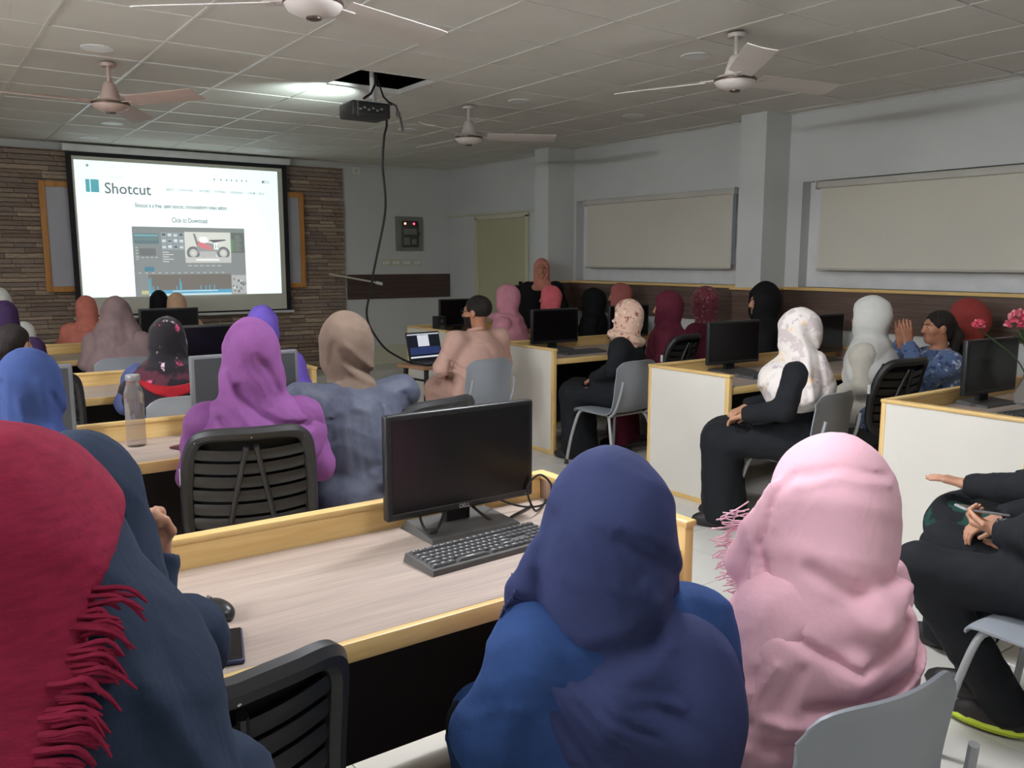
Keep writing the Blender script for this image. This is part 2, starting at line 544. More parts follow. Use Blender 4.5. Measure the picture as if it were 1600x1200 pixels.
while z < 2.735:
    hgt = min(random.uniform(.036, .060), 2.74 - z)
    x = X0
    while x < 4.72:
        ln = random.uniform(.16, .46)
        if x + ln > 4.68: ln = 4.725 - x
        cx, cz = x + ln / 2, z + hgt / 2
        k = random.randrange(len(sm))
        dep = random.uniform(.012, .034)
        seen = (0.75 < cx < 1.62 or 3.86 < cx < 4.73) and cz > .55 or (2.9 < cx < 3.9 and .5 < cz < .98)
        if seen and ns < 300:
            o = ob('stone', sm[k][0], wallf, (cx, Y1 - .02, cz))
            o.scale = (ln - .004, dep, hgt - .004); ns += 1
        else:
            for v in (1,):
                far_stone[k].add([(cx + p[0] * (ln - .004), Y1 - .02 + p[1] * dep, cz + p[2] * (hgt - .004)) for p in sm[k][2].v], sm[k][2].f)
        x += ln
    z += hgt
for k, b_ in enumerate(far_stone):
    o = b_.build('stone_field', sm[k][1], wallf); o['kind'] = 'stuff'

# dark wood bands
db = MB().bx(4.76, 6.33, Y1 - .025, Y1, 1.06, 1.385, .004).build('dado_board', M['dadox']); tag(db, 'dark wooden board on the front wall below the switches', kind='structure')
db.name = 'trim_4'
d2 = MB().bx(X1 - .028, X1, Y0, 4.745, 1.0, 1.318, .004).bx(X1 - .028, X1, 5.014, 7.66, 1.0, 1.318, .004)
d2 = d2.bx(6.02 - .02, X1, 4.725, 5.034, 1.0, 1.318, .004).bx(5.97 - .02, X1, 7.64, 7.93, 1.0, 1.318, .004).build('trim_5', M['dado'])
tag(d2, 'dark wooden dado along the window wall', kind='structure')
d3 = MB().bx(X1 - .05, X1 + .2, Y0, 4.73, 1.318, 1.345, .004).bx(X1 - .05, X1 + .2, 5.03, 7.645, 1.318, 1.345, .004)
d3 = d3.bx(6.02 - .04, X1, 4.71, 5.05, 1.318, 1.34, .004).bx(5.97 - .04, X1, 7.62, 7.95, 1.318, 1.34, .004).build('trim_6', M['piney'])
tag(d3, 'light wooden ledge on top of the dado', kind='structure')

# windows behind blinds
glass, nt, b = new_mat('window_glass')
b.inputs['Base Color'].default_value = (.8, .85, .85, 1); b.inputs['Roughness'].default_value = 0.05
b.inputs['Transmission Weight'].default_value = 0.9
for i, (ya, yb, za, zb) in enumerate(WIN):
    wr = empty('window_%d' % (i + 1), (XO - .06, (ya + yb) / 2, za)); tag(wr, ['window behind the blind left of the column', 'window behind the blind right of the column'][i], kind='structure')
    L = yb - ya; hh = zb - za
    f = MB()
    for (y0, y1, z0, z1) in ((-L / 2, L / 2, 0, .19), (-L / 2, L / 2, hh - .05, hh), (-L / 2, -L / 2 + .16, .19, hh - .05), (L / 2 - .22, L / 2, .19, hh - .05), (-.025, .025, .19, hh - .05)):
        f.bx(-.025, .025, y0, y1, z0, z1)
    f.build('window_frame', M['white'], wr)
    for s in (-1, 1):
        MB().box((0, s * L / 4, hh / 2), (.006, L / 2 - .06, hh - .1)).build('pane', glass, wr)

def blind(ya, yb, z0, z1, lab):
    t = empty('roller_blind', (X1 - .012, (ya + yb) / 2, z0)); tag(t, lab, 'window blind', 'roller blinds')
    L = yb - ya
    MB().sheet(lambda u, s: (0.004 * math.sin(u * 7) * (1 - s) - .004 * math.cos(u * 3.3), -L / 2 + L * u, (z1 - z0) * s), 24, 4, .004).build('blind_fabric', M['blind'], t, True)
    MB().tube([(-.004, -L / 2 - .005, 0), (-.004, L / 2 + .005, 0)], .011, 10).build('bottom_bar', M['blindrail'], t, True)
    MB().box((-.008, 0, z1 - z0 + .02), (.05, L + .04, .055), None, .008).build('cassette', M['blindrail'], t, True)
    for s in (-1, 1):
        MB().box((-.008, s * (L / 2 + .03), z1 - z0 + .02), (.06, .012, .07), None, .003).build('end_bracket', M['wall'], t)
blind(5.34, 7.42, 1.50, 2.19, 'cream roller blind between the two columns')
blind(1.3, 4.41, 1.50, 2.18, 'wide grey-cream roller blind right of the near column')

# door
dr = empty('door_1', (X1, 9.12, 0)); tag(dr, 'cream door with a dark knob in the far right corner', kind='structure')
MB().bx(-.012, .02, -.545, .545, 0.0, 2.10, .003).build('door_leaf', M['door'], dr)
for s in (-1, 1):
    MB().bx(-.03, .0, s * .575 - .03, s * .575 + .03, 0, 2.135, .004).build('door_frame', M['cream'], dr)
MB().bx(-.03, 0, -.605, .605, 2.105, 2.16, .004).build('door_frame', M['cream'], dr)
kn = MB().lathe([(.012, 0), (.012, .035), (.03, .045), (.034, .062), (.022, .08), (.001, .083)], 16, Matrix.Translation((-.012, -.43, 1.235)) @ Matrix.Rotation(-math.pi / 2, 4, 'Y')).build('door_knob', M['brass'], dr, True)
MB().bx(-.02, -.01, -.47, -.40, 1.16, 1.31, .003).build('lock_plate', M['brass'], kn)
MB().bx(X1 - .03, X1, 7.91, Y1, 2.165, 2.19, .004).build('trim_7', M['cream'])
tag(bpy.data.objects['trim_7'], 'thin ledge above the door', kind='structure')

# ------------------------------------------------------------------ square ceiling panel lights (lamps of the room)
for k, (ci, cj, pw, lab) in enumerate(PANELS):
    t = empty('panel_light', (GX + P * (ci + .5), GY + P * (cj + .5), ZC))
    tag(t, lab, 'ceiling light', 'square ceiling panel lights')
    for (xa, xb, ya, yb) in ((-.296, .296, -.296, -.28), (-.296, .296, .28, .296), (-.296, -.28, -.28, .28), (.28, .296, -.28, .28)):
        MB().bx(xa, xb, ya, yb, -.004, .03).build('panel_frame', M['white'], t)
    MB().bx(-.28, .28, -.28, .28, .004, .012).build('diffuser', emit('panel_glow', TUBE_COL, pw), t)

for yb_, pw, lab in BARS:
    t = empty('bar_light', (X0, yb_, 2.30)); tag(t, lab, 'bar light', 'side wall bar lights')
    MB().bx(0, .03, -.62, .62, -.04, .04, .006).build('batten', M['white'], t)
    MB().bx(.03, .042, -.6, .6, -.03, .03, .003).build('diffuser', emit('bar_glow', TUBE_COL, pw), t)

# ------------------------------------------------------------------ fuse box and switches on the front wall
fb = empty('fuse_box', (5.685, Y1, 1.70)); tag(fb, 'grey metal fuse box with two red pilot lights', 'fuse box')
MB().bx(-.2, .2, -.05, 0, 0, .46, .006).build('housing', M['steelbox'], fb)
dd = MB().bx(-.125, .125, -.062, -.05, .05, .40, .02).build('door', M['boxdark'], fb)
MB().bx(-.10, .10, -.066, -.06, .22, .30, .004).bx(-.1, -.01, -.066, -.06, .08, .18, .004).bx(.02, .09, -.068, -.06, .09, .16, .004).build('breaker_row', M['steelbox'], dd)
MB().lathe([(.012, 0), (.014, .006), (.006, .012)], 12, Matrix.Translation((-.08, -.062, .365)) @ Matrix.Rotation(math.pi / 2, 4, 'X')).build('pilot_light', emit('pilot_orange', (1, .35, .18), 6), fb)
MB().lathe([(.012, 0), (.014, .006), (.006, .012)], 12, Matrix.Translation((.055, -.062, .365)) @ Matrix.Rotation(math.pi / 2, 4, 'X')).build('pilot_light', emit('pilot_red', (1, .05, .12), 5), fb)
MB().bx(.125, .15, -.07, -.05, .21, .25, .003).build('latch', M['boxdark'], fb)
for k, (xa, lab) in enumerate([(5.33, 'first cream switch plate from the stone cladding'), (5.48, 'second cream switch plate from the stone cladding'), (5.64, 'third cream switch plate from the stone cladding'), (5.81, 'last switch plate, slightly pinkish, nearest the corner')]):
    t = empty('switch_plate', (xa, Y1, 1.50)); tag(t, lab, 'switch', 'switch plates below the fuse box')
    MB().bx(-.07, .07, -.012, 0, 0, .082, .004).build('plate', M['cream'], t)
    for q in range(3):
        MB().bx(-.05 + q * .036, -.02 + q * .036, -.018, -.012, .02, .062, .002).build('rocker', M['white'], t)
sk = empty('wall_socket', (4.93, Y1, 2.68)); tag(sk, 'small white socket high on the front wall under the ceiling', 'socket')
MB().bx(-.05, .05, -.015, 0, 0, .09, .004).build('plate', M['white'], sk)
MB().bx(-.025, .025, -.02, -.015, .02, .07, .003).build('socket_face', M['cream'], sk)

# whiteboard panels beside the screen
wb = empty('notice_board', (2.7, Y1 - .085, 1.235)); tag(wb, 'pale board with wooden frame, mostly hidden behind the projection screen', 'notice board')
MB().bx(-1.40, 1.40, -.012, .01, .04, 1.13).build('board', M['wboard'], wb)
for (xa, xb, za, zb) in ((-1.455, -1.395, 0, 1.17), (1.395, 1.455, 0, 1.17), (-1.395, 1.395, 1.11, 1.17), (-1.395, 1.395, 0, .06)):
    MB().bx(xa, xb, -.03, .02, za, zb, .006).build('frame_bar', M['wbframe'], wb)

# ------------------------------------------------------------------ projection screen
ps = empty('projection_screen', (2.70, Y1 - .17, 0.93)); tag(ps, 'pull-down projection screen showing a bright web page', 'projection screen')
SX0, SX1 = 1.51 - 2.70, 3.925 - 2.70
MB().bx(SX0 - .03, SX1 + .04, -.04, .05, 1.79, 1.865, .012, 3).build('casing', M['casing'], ps, True)
MB().bx(SX0, SX1, 0, .004, .03, 1.79).build('border_cloth', M['sblack'], ps)
fab = MB().bx(SX0 + .055, SX1 - .06, -.003, 0, .05, 1.745).build('screen_fabric', M['sfabric'], ps)
MB().tube([(SX0 - .03, 0, .015), (SX1 + .03, 0, .015)], .016, 10).build('weight_bar', M['casing'], ps, True)
PX0, PX1, PZ0, PZ1 = 1.585 - 2.70, 3.805 - 2.70, 1.172 - .93, 2.635 - .93
PW, PH = PX1 - PX0, PZ1 - PZ0
EM = 0.92
pm, nt, b = new_mat('projected_page')
v = coords(nt, (1, 1, 1))
g = nt.nodes.new('ShaderNodeTexGradient'); g.gradient_type = 'SPHERICAL'
mp = nt.nodes.new('ShaderNodeMapping'); mp.inputs['Location'].default_value = (0, 0, -.62); mp.inputs['Scale'].default_value = (.62, .62, .8)
nt.links.new(coords(nt), mp.inputs[0]); nt.links.new(mp.outputs[0], g.inputs[0])
cc = ramp(nt, g.outputs[1], [(0.0, (.70, .90, .90)), (0.7, (.84, 1.0, .98))])
nt.links.new(cc, b.inputs['Emission Color']); b.inputs['Emission Strength'].default_value = 1.08
b.inputs['Base Color'].default_value = (.7, .7, .68, 1); b.inputs['Roughness'].default_value = .9
page = MB().bx(PX0, PX1, -.006, -.003, PZ0, PZ1).build('projected_page', pm, ps)
_em = {}
def em(c, k=1.0):
    key = (c, k)
    if key not in _em:
        _em[key] = emit('light_%d_%d_%d' % c, srgb(*c), k)
    return _em[key]
_lay = [0]
def prect(fx0, fx1, fy0, fy1, c, name='page_block', k=1.0):
    _lay[0] += 1
    y = -.0065 - .00008 * _lay[0]
    return MB().bx(PX0 + PW * fx0, PX0 + PW * fx1, y - .0004, y, PZ1 - PH * fy1, PZ1 - PH * fy0).build(name, em(c, k), ps)
def ptext(s, fx, fy, size, c, name='page_text', wscale=1.0, bold=0.0):
    _lay[0] += 1
    cu = bpy.data.curves.new('t', 'FONT'); cu.body = s; cu.size = size; cu.extrude = 0.0002; cu.offset = max(bold, size * .012)
    cu.resolution_u = 3
    to = bpy.data.objects.new('t', cu); COL.objects.link(to)
    dg = bpy.context.evaluated_depsgraph_get()
    me = bpy.data.meshes.new_from_object(to.evaluated_get(dg))
    bpy.data.objects.remove(to)
    me.materials.clear(); me.materials.append(em(c)); me.name = name
    o = ob(name, me, ps, (PX0 + PW * fx, -.008 - .00008 * _lay[0], PZ1 - PH * fy), (math.pi / 2, 0, 0))
    o.scale = (wscale, 1, 1)
    return o
prect(.045, .104, .135, .228, (88, 158, 168), 'logo')
prect(.063, .068, .135, .228, (200, 228, 232), 'logo')
ptext('Shotcut', .127, .232, .165, (112, 116, 120), 'page_title', 0.93)
for s, fx in (('ABOUT', .415), ('DOWNLOAD', .475), ('FEATURES', .578), ('TUTORIALS', .655), ('RESOURCES', .742), ('FORUM', .832), ('BLOG', .893)):
    ptext(s, fx, .193, .036, (120, 130, 134), 'menu_text', .75)
ptext('Shotcut is a free, open source, cross-platform video editor.', .262, .326, .066, (70, 78, 82), 'page_text', .645)
ptext('Click to Download', .434, .434, .078, (84, 92, 96), 'page_text', .66)
prect(.052, .064, .028, .046, (120, 150, 156), 'tab_icon')
ptext('Shotcut - Home', .070, .045, .034, (196, 204, 206), 'tab_text', .8)
ptext('shotcut.org', .150, .118, .034, (176, 186, 188), 'address_text', .9)
for fx in (.655, .69, .72, .745, .772, .80, .825):
    prect(fx, fx + .008, .082, .098, (150, 160, 164), 'toolbar_icon')
prect(.91, .955, .075, .105, (206, 220, 222), 'toolbar_button'); prect(.912, .925, .081, .099, (120, 130, 136), 'toolbar_icon')
prect(.978, .980, .10, .34, (190, 196, 198), 'scroll_bar')
# editor picture on the page
prect(.240, .805, .470, 1.0, (132, 138, 138), 'editor_picture')
prect(.247, .365, .520, .600, (102, 122, 126), 'editor_panel')
prect(.250, .362, .527, .545, (120, 160, 166), 'editor_panel'); prect(.250, .362, .553, .575, (112, 132, 132), 'editor_panel')
prect(.270, .348, .635, .690, (112, 116, 116), 'editor_panel')
for q in range(5):
    prect(.255 + .022 * q, .268 + .022 * q, .70, .706, (176, 180, 180), 'editor_text')
    prect(.252, .262, .625 + .022 * q, .632 + .022 * q, (180, 184, 184), 'editor_text')
prect(.29, .335, .775, .81, (84, 128, 146), 'editor_panel')
for a in range(4):
    for c in range(3):
        fx, fy = .378 + .0285 * a, .512 + .046 * c
        prect(fx, fx + .0255, fy, fy + .040, (150, 160, 166), 'thumbnail')
        prect(fx + .004, fx + .020, fy + .006 + .004 * ((a + c) % 3), fy + .026, (214, 220, 222) if (a * 2 + c) % 3 else (96, 104, 110), 'thumbnail')
for q in range(5):
    prect(.38, .41 + .012 * ((q * 2) % 4), .66 + .018 * q, .666 + .018 * q, (196, 200, 200), 'editor_text')
prect(.492, .728, .505, .745, (206, 210, 202), 'preview_picture')
prect(.732, .800, .505, .665, (104, 112, 108), 'editor_panel')
prect(.732, .748, .56, .655, (106, 136, 106), 'editor_panel')
for q in range(8):
    prect(.752, .775 + .006 * (q % 3), .53 + .016 * q, .534 + .016 * q, (150, 156, 152), 'editor_text')
def pdisc(fx, fy, r, c, name='motorbike_print', rin=0.0, ax=1.0):
    _lay[0] += 1
    mb = MB(); n = 26; y = -.0065 - .00008 * _lay[0]
    X, Z = PX0 + PW * fx, PZ1 - PH * fy
    if rin > 0:
        vs = []; fs = []
        for k in range(n):
            a = 2 * math.pi * k / n
            vs += [(X + r * ax * math.cos(a), y, Z + r * math.sin(a)), (X + rin * ax * math.cos(a), y, Z + rin * math.sin(a))]
        for k in range(n):
            k2 = (k + 1) % n
            fs.append((2 * k, 2 * k2, 2 * k2 + 1, 2 * k + 1))
        mb.add(vs, fs)
    else:
        mb.add([(X + r * ax * math.cos(2 * math.pi * k / n), y, Z + r * math.sin(2 * math.pi * k / n)) for k in range(n)], [tuple(range(n))])
    return mb.build(name, em(c), ps)
def ppoly(pts, c, name='motorbike_print'):
    _lay[0] += 1
    y = -.0065 - .00008 * _lay[0]
    return MB().add([(PX0 + PW * a, y, PZ1 - PH * b) for a, b in pts], [tuple(range(len(pts)))]).build(name, em(c), ps)
prect(.492, .728, .70, .745, (188, 190, 186), 'preview_picture')
for fx in (.533, .688):
    pdisc(fx, .668, .075, (120, 122, 122), rin=.045); pdisc(fx, .668, .045, (186, 188, 186), rin=.02)
ppoly([(.55, .60), (.60, .585), (.655, .60), (.668, .64), (.64, .70), (.58, .705), (.555, .66)], (148, 150, 150))
ppoly([(.545, .585), (.565, .575), (.62, .615), (.632, .645), (.60, .64), (.56, .615)], (206, 128, 132))
ppoly([(.565, .545), (.60, .54), (.615, .565), (.60, .59), (.57, .585)], (236, 238, 236))
ppoly([(.61, .565), (.70, .56), (.705, .568), (.64, .585)], (96, 98, 100))
ppoly([(.535, .52), (.545, .515), (.562, .60), (.55, .605)], (132, 132, 132))
prect(.640, .665, .592, .640, (240, 242, 240), 'motorbike_print'); ptext('11', .642, .634, .07, (90, 92, 94), 'number_plate', .8)
prect(.565, .65, .655, .70, (176, 178, 176), 'motorbike_print'); prect(.545, .665, .715, .728, (232, 234, 232), 'motorbike_print')
for q in range(6):
    prect(.502 + .03 * q, .522 + .03 * q, .765, .771, (184, 188, 188), 'editor_text')
prect(.305, .722, .835, .955, (116, 112, 106), 'timeline')
for q in range(14):
    prect(.258 + .032 * q, .272 + .032 * q, .820, .825, (186, 190, 190), 'editor_text')
for fx, h_ in ((.305, .085), (.312, .10), (.322, .03), (.345, .03), (.438, .03), (.455, .085), (.460, .06), (.56, .035), (.585, .03), (.605, .035), (.63, .035)):
    prect(fx, fx + .005, .955 - h_, .955, (96, 160, 184), 'audio_wave')
prect(.305, .722, .957, .982, (92, 160, 190), 'timeline'); prect(.42, .65, .962, .968, (206, 228, 236), 'timeline')
prect(.268, .303, .957, .985, (186, 182, 140), 'timeline'); prect(.305, .722, .984, .998, (190, 216, 222), 'timeline')
prect(.725, .803, .845, .995, (170, 172, 172), 'thumbnail')
for q in range(14):
    fx = .726 + .068 * random.random(); fy = .86 + .11 * random.random()
    prect(fx, fx + .012, fy, fy + .02, random.choice([(110, 112, 112), (222, 226, 226), (140, 142, 142)]), 'thumbnail')

# ------------------------------------------------------------------ ceiling fans
def make_fan(kind):
    t = empty('ceiling_fan')
    bm_, mm = (M['fanb'], M['fanb']) if kind == 'pink' else (M['fan'], M['fan'])
    MB().lathe([(.012, -.02), (.045, -.03), (.05, -.01), (.02, .0)], 20, Matrix.Translation((0, 0, .255))).build('ceiling_cup', mm, t, True)
    MB().tube([(0, 0, .06), (0, 0, .25)], .012, 12).build('down_rod', mm, t, True)
    MB().lathe([(.062, .025), (.058, .045), (.046, .085), (.035, .12), (.022, .135), (.012, .137)], 24).build('lower_canopy', mm, t, True)
    mo = MB().lathe([(.02, -.052), (.03, -.052), (.06, -.045), (.10, -.028), (.112, -.008), (.112, .008), (.10, .02), (.065, .028), (.02, .03)], 32).build('motor_housing', mm, t, True)
    MB().lathe([(.113, -.008), (.116, -.004), (.116, .004), (.113, .008)], 32).build('motor_band', M['fanring'], mo, True)
    MB().lathe([(.02, -.062), (.03, -.058), (.03, -.05)], 20).build('bottom_cap', M['fanring'], mo, True)
    for k in range(3):
        a = math.radians(120 * k)
        R = Matrix.Rotation(a, 4, 'Z')
        bl = MB().sheet(lambda u, s: (.15 + .56 * s, (-.062 - .014 * s + (.124 + .028 * s) * u) * (1 if s < .96 else .93), .012 + .022 * (u - .5) * -1.6 - .004 * math.sin(u * math.pi)), 6, 10, .004, R).build('blade', bm_, t, True)
        MB().box((.145, 0, .006), (.11, .045, .006), R @ Matrix.Rotation(.15, 4, 'X'), .002, 1).build('blade_iron', mm, bl)
    return t
fp = make_fan('pink'); fw = make_fan('white')
fans = [(fp, (1.17, 6.02), -58, 'pinkish ceiling fan hanging before the projection screen'),
        (fw, (3.83, 3.245), -130, 'white ceiling fan casting a shadow, in front of the right blind'),
        (None, (1.38, 3.25), 18, 'white ceiling fan cut off by the top edge of the photo'),
        (None, (3.84, 5.98), -148, 'small distant white ceiling fan right of the projector')]
for f, (x, y), a, lab in fans:
    o = f or copy_tree(fw)
    o.location = (x, y, 2.558); o.rotation_euler = (0, 0, math.radians(a)); tag(o, lab, 'ceiling fan', 'ceiling fans')

# ------------------------------------------------------------------ projector
pr = empty('projector', (2.72, 5.57, 2.545), 0); tag(pr, 'black projector hanging from a pole below the open ceiling hole', 'projector')
pb = MB().box((0, 0, .055), (.29, .22, .105), None, .014, 3).build('body', M['black'], pr, True)
MB().box((0.01, -.112, .06), (.20, .006, .06), None, .002, 1).build('port_panel', M['blackm'], pb)
for q in range(6):
    MB().box((-.09 + .032 * q, -.117, .05 + .012 * (q % 2)), (.018, .006, .012)).build('port', M['steelbox'], pb)
MB().box((-.105, -.111, .055), (.012, .008, .098), None, .002, 1).build('seam_strip', M['dust'], pb)
MB().lathe([(.045, 0), (.045, .03), (.035, .035), (.001, .036)], 20, Matrix.Translation((-.06, .108, .06)) @ Matrix.Rotation(-math.pi / 2, 4, 'X')).build('lens', M['lens'], pr, True)
pl = bpy.data.lights.new('projector_lamp', 'SPOT'); pl.energy = 42; pl.color = (.82, 1.0, .98); pl.spot_size = math.radians(96); pl.spot_blend = 1.0; pl.shadow_soft_size = .04
ob('projector_lamp', pl, pr, (-.06, .20, .04), (math.radians(90 + 33), 0, math.radians(8)))
MB().tube([(.06, 0, .12), (.06, 0, .62)], .017, 12).tube([(.10, .02, .12), (.10, .02, .55)], .005, 8).build('mount_pole', M['white'], pr, True)
MB().box((.06, 0, .115), (.14, .12, .012), None, .003, 1).tube([(.0, -.05, .11), (.06, 0, .15)], .006, 6).tube([(.13, .05, .11), (.06, 0, .15)], .006, 6).build('mount_bracket', M['white'], pr)
cu = [(.06, -.02, .5), (.075, -.03, .35), (.07, -.04, .25), (.02, -.06, .17), (-.05, -.09, .125)]
MB().tube(cu, .008, 8).tube([(.07, .0, .5), (.085, -.02, .3), (.12, -.05, .16), (.15, -.11, .1)], .007, 8).build('power_cord', M['cable'], pr, True)
MB().tube([(.14, -.09, .12), (.19, -.10, .10), (.235, -.08, .02), (.262, -.06, -.06)], .009, 8).ball((.2, -.11, .045), (.02, .008, .022)).build('loose_cord', M['dust'], pr, True)

def catmull(P, n=8):
    P = [Vector(p) for p in P]
    out = []
    for i in range(len(P) - 1):
        a, b, c, d = P[max(i - 1, 0)], P[i], P[i + 1], P[min(i + 2, len(P) - 1)]
        for k in range(n):
            t = k / n
            out.append(0.5 * ((2 * b) + (c - a) * t + (2 * a - 5 * b + 4 * c - d) * t * t + (3 * b - a - 3 * c + d) * t ** 3))
    out.append(P[-1])
    return out

# ------------------------------------------------------------------ desks
TZ = 0.785
def desk(x0, x1, y0, y1, lab, white_left=False, z=TZ, right_panel=True, left_panel=True, hollow=False):
    t = empty('computer_desk', ((x0 + x1) / 2, (y0 + y1) / 2, 0)); tag(t, lab, 'desk', 'computer desks')
    a, b = x0 - (x0 + x1) / 2, x1 - (x0 + x1) / 2
    c, d = y0 - (y0 + y1) / 2, y1 - (y0 + y1) / 2
    top = MB().bx(a + .03, b - .03, c + .022, d - .03, z - .03, z, .002, 1).build('tabletop', M['oak'], t)
    MB().bx(a + .03, b - .03, c, c + .022, z - .045, z + .001, .005, 2).build('front_edging', M['pine'], top, True)
    bp = MB().bx(a + .03, b - .03, d - .03, d, .08, z + .075, .003, 1).build('back_panel', M['pine'], t)
    MB().bx(a + .028, b - .028, d - .036, d + .006, z + .068, z + .086, .006, 2).build('back_cap', M['pine'], bp, True)
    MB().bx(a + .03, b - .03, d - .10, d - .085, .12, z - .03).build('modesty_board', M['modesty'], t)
    for s, on in ((-1, left_panel), (1, right_panel)):
        if not on: continue
        xa = a if s < 0 else b - .034
        outer = M['panel'] if (white_left and s < 0) else M['oakz']
        p = MB().bx(xa + .004, xa + .030, c + .02, d - .02, .03, z + .07).build('end_panel', outer, t)
        MB().bx(xa, xa + .034, c - .012, c + .022, .0, z + .07, .004).build('upright_edging', M['pinez'], p, True)
        MB().bx(xa, xa + .034, d - .022, d + .004, .0, z + .07, .004).build('upright_edging', M['pinez'], p, True)
        MB().bx(xa - .004, xa + .040, c - .018, d + .008, z + .066, z + .086, .006, 2).build('top_edging', M['piney'], p, True)
        MB().bx(xa, xa + .034, c + .02, d - .02, 0, .032, .003).build('bottom_edging', M['piney'], p)
        if hollow and s > 0:
            MB().bx(xa + .001, xa + .033, c + .02, c + .07, z - .12, z - .02, .003).build('cubby_rail', M['pinez'], p)
    return t
desk(-1.6, 1.725, 1.56, 2.235, 'nearest desk, with the branded black monitor and keyboard on its grey-oak top', hollow=True)
desk(-1.6, 1.95, 3.50, 4.03, 'second desk row from the camera, carrying the clear water bottle')
desk(-1.6, 2.21, 5.36, 5.93, 'third desk row, before the woman in the black floral headscarf')
desk(-1.6, 2.40, 7.50, 8.12, 'front desk row before the projection screen')
desk(4.43, 6.30, 7.33, 8.17, 'desk at the far right by the door, its pale end panel behind the laptop', True)
desk(4.21, 6.30, 5.33, 6.08, 'white-ended desk right of the man in peach', True)
desk(4.13, 6.30, 3.47, 4.16, 'white-ended desk in the middle of the right block, beside the woman in white floral scarf', True)
desk(4.06, 6.30, 1.68, 2.40, 'white-ended desk at the right edge, with the flower vase', True)

# ------------------------------------------------------------------ grey plastic chairs
def make_shell_chair():
    t = empty('plastic_chair')
    # profile of seat and back in (y,z); front edge at +y
    prof = catmull([(0, .215, .415), (0, .19, .442), (0, .05, .438), (0, -.10, .432), (0, -.185, .46), (0, -.225, .55), (0, -.245, .68), (0, -.262, .80), (0, -.275, .842)], 4)
    L = len(prof) - 1
    def fn(u, s):
        k = s * L; i = min(int(k), L - 1); f = k - i
        p = prof[i].lerp(prof[i + 1], f)
        back = max(0.0, min(1.0, (s - .45) / .25))
        wd = .225 - .012 * back
        if s < .12: wd *= .93 + .07 * s / .12
        x = (u - .5) * 2
        edge = abs(x) ** 4
        y = p.y + back * .055 * (x * x) + (1 - back) * 0
        z = p.z + (1 - back) * (.020 * x * x - .018 * edge)
        if s > .75: z -= .05 * abs(x) ** 6 * (s - .75) / .25
        # outward curling lip on the back edges
        y -= back * .030 * edge * (1 - .8 * max(0, (s - .85) / .15))
        return (x * wd, y, z)
    MB().sheet(fn, 20, 34, -.007).build('shell', M['grey'], t, 60)
    for sx in (-1, 1):
        MB().tube(catmull([(sx * .165, .16, .43), (sx * .20, .185, .40), (sx * .235, .225, .22), (sx * .255, .255, .02)], 4), .0125, 10).build('leg', M['greymetal'], t, True)
        MB().tube(catmull([(sx * .165, -.11, .425), (sx * .20, -.15, .39), (sx * .235, -.215, .20), (sx * .25, -.245, .02)], 4), .0125, 10).build('leg', M['greymetal'], t, True)
        MB().tube([(sx * .165, .17, .428), (sx * .165, -.13, .422)], .011, 8).build('seat_rail', M['greymetal'], t, True)
        MB().tube(catmull([(sx * .19, -.13, .41), (sx * .205, -.21, .47), (sx * .205, -.265, .60), (sx * .195, -.285, .70)], 4), .0105, 8).build('back_support', M['greymetal'], t, True)
        for (px, py) in ((.256, .257), (.251, -.247)):
            MB().lathe([(.014, 0), (.017, .004), (.016, .04), (.0135, .045)], 12, Matrix.Translation((sx * px, py, 0))).build('rubber_foot', M['rubber'], t, True)
    MB().tube([(-.165, -.12, .418), (.165, -.12, .418)], .010, 8).tube([(-.165, .13, .424), (.165, .13, .424)], .010, 8).build('cross_bar', M['greymetal'], t, True)
    return t
sc0 = make_shell_chair()
_used = [False]
def shell_chair(x, y, a, lab):
    o = sc0 if not _used[0] else copy_tree(sc0)
    _used[0] = True
    o.location = (x, y, 0); o.rotation_euler = (0, 0, az(a)); tag(o, lab, 'chair', 'grey plastic chairs')
    return o

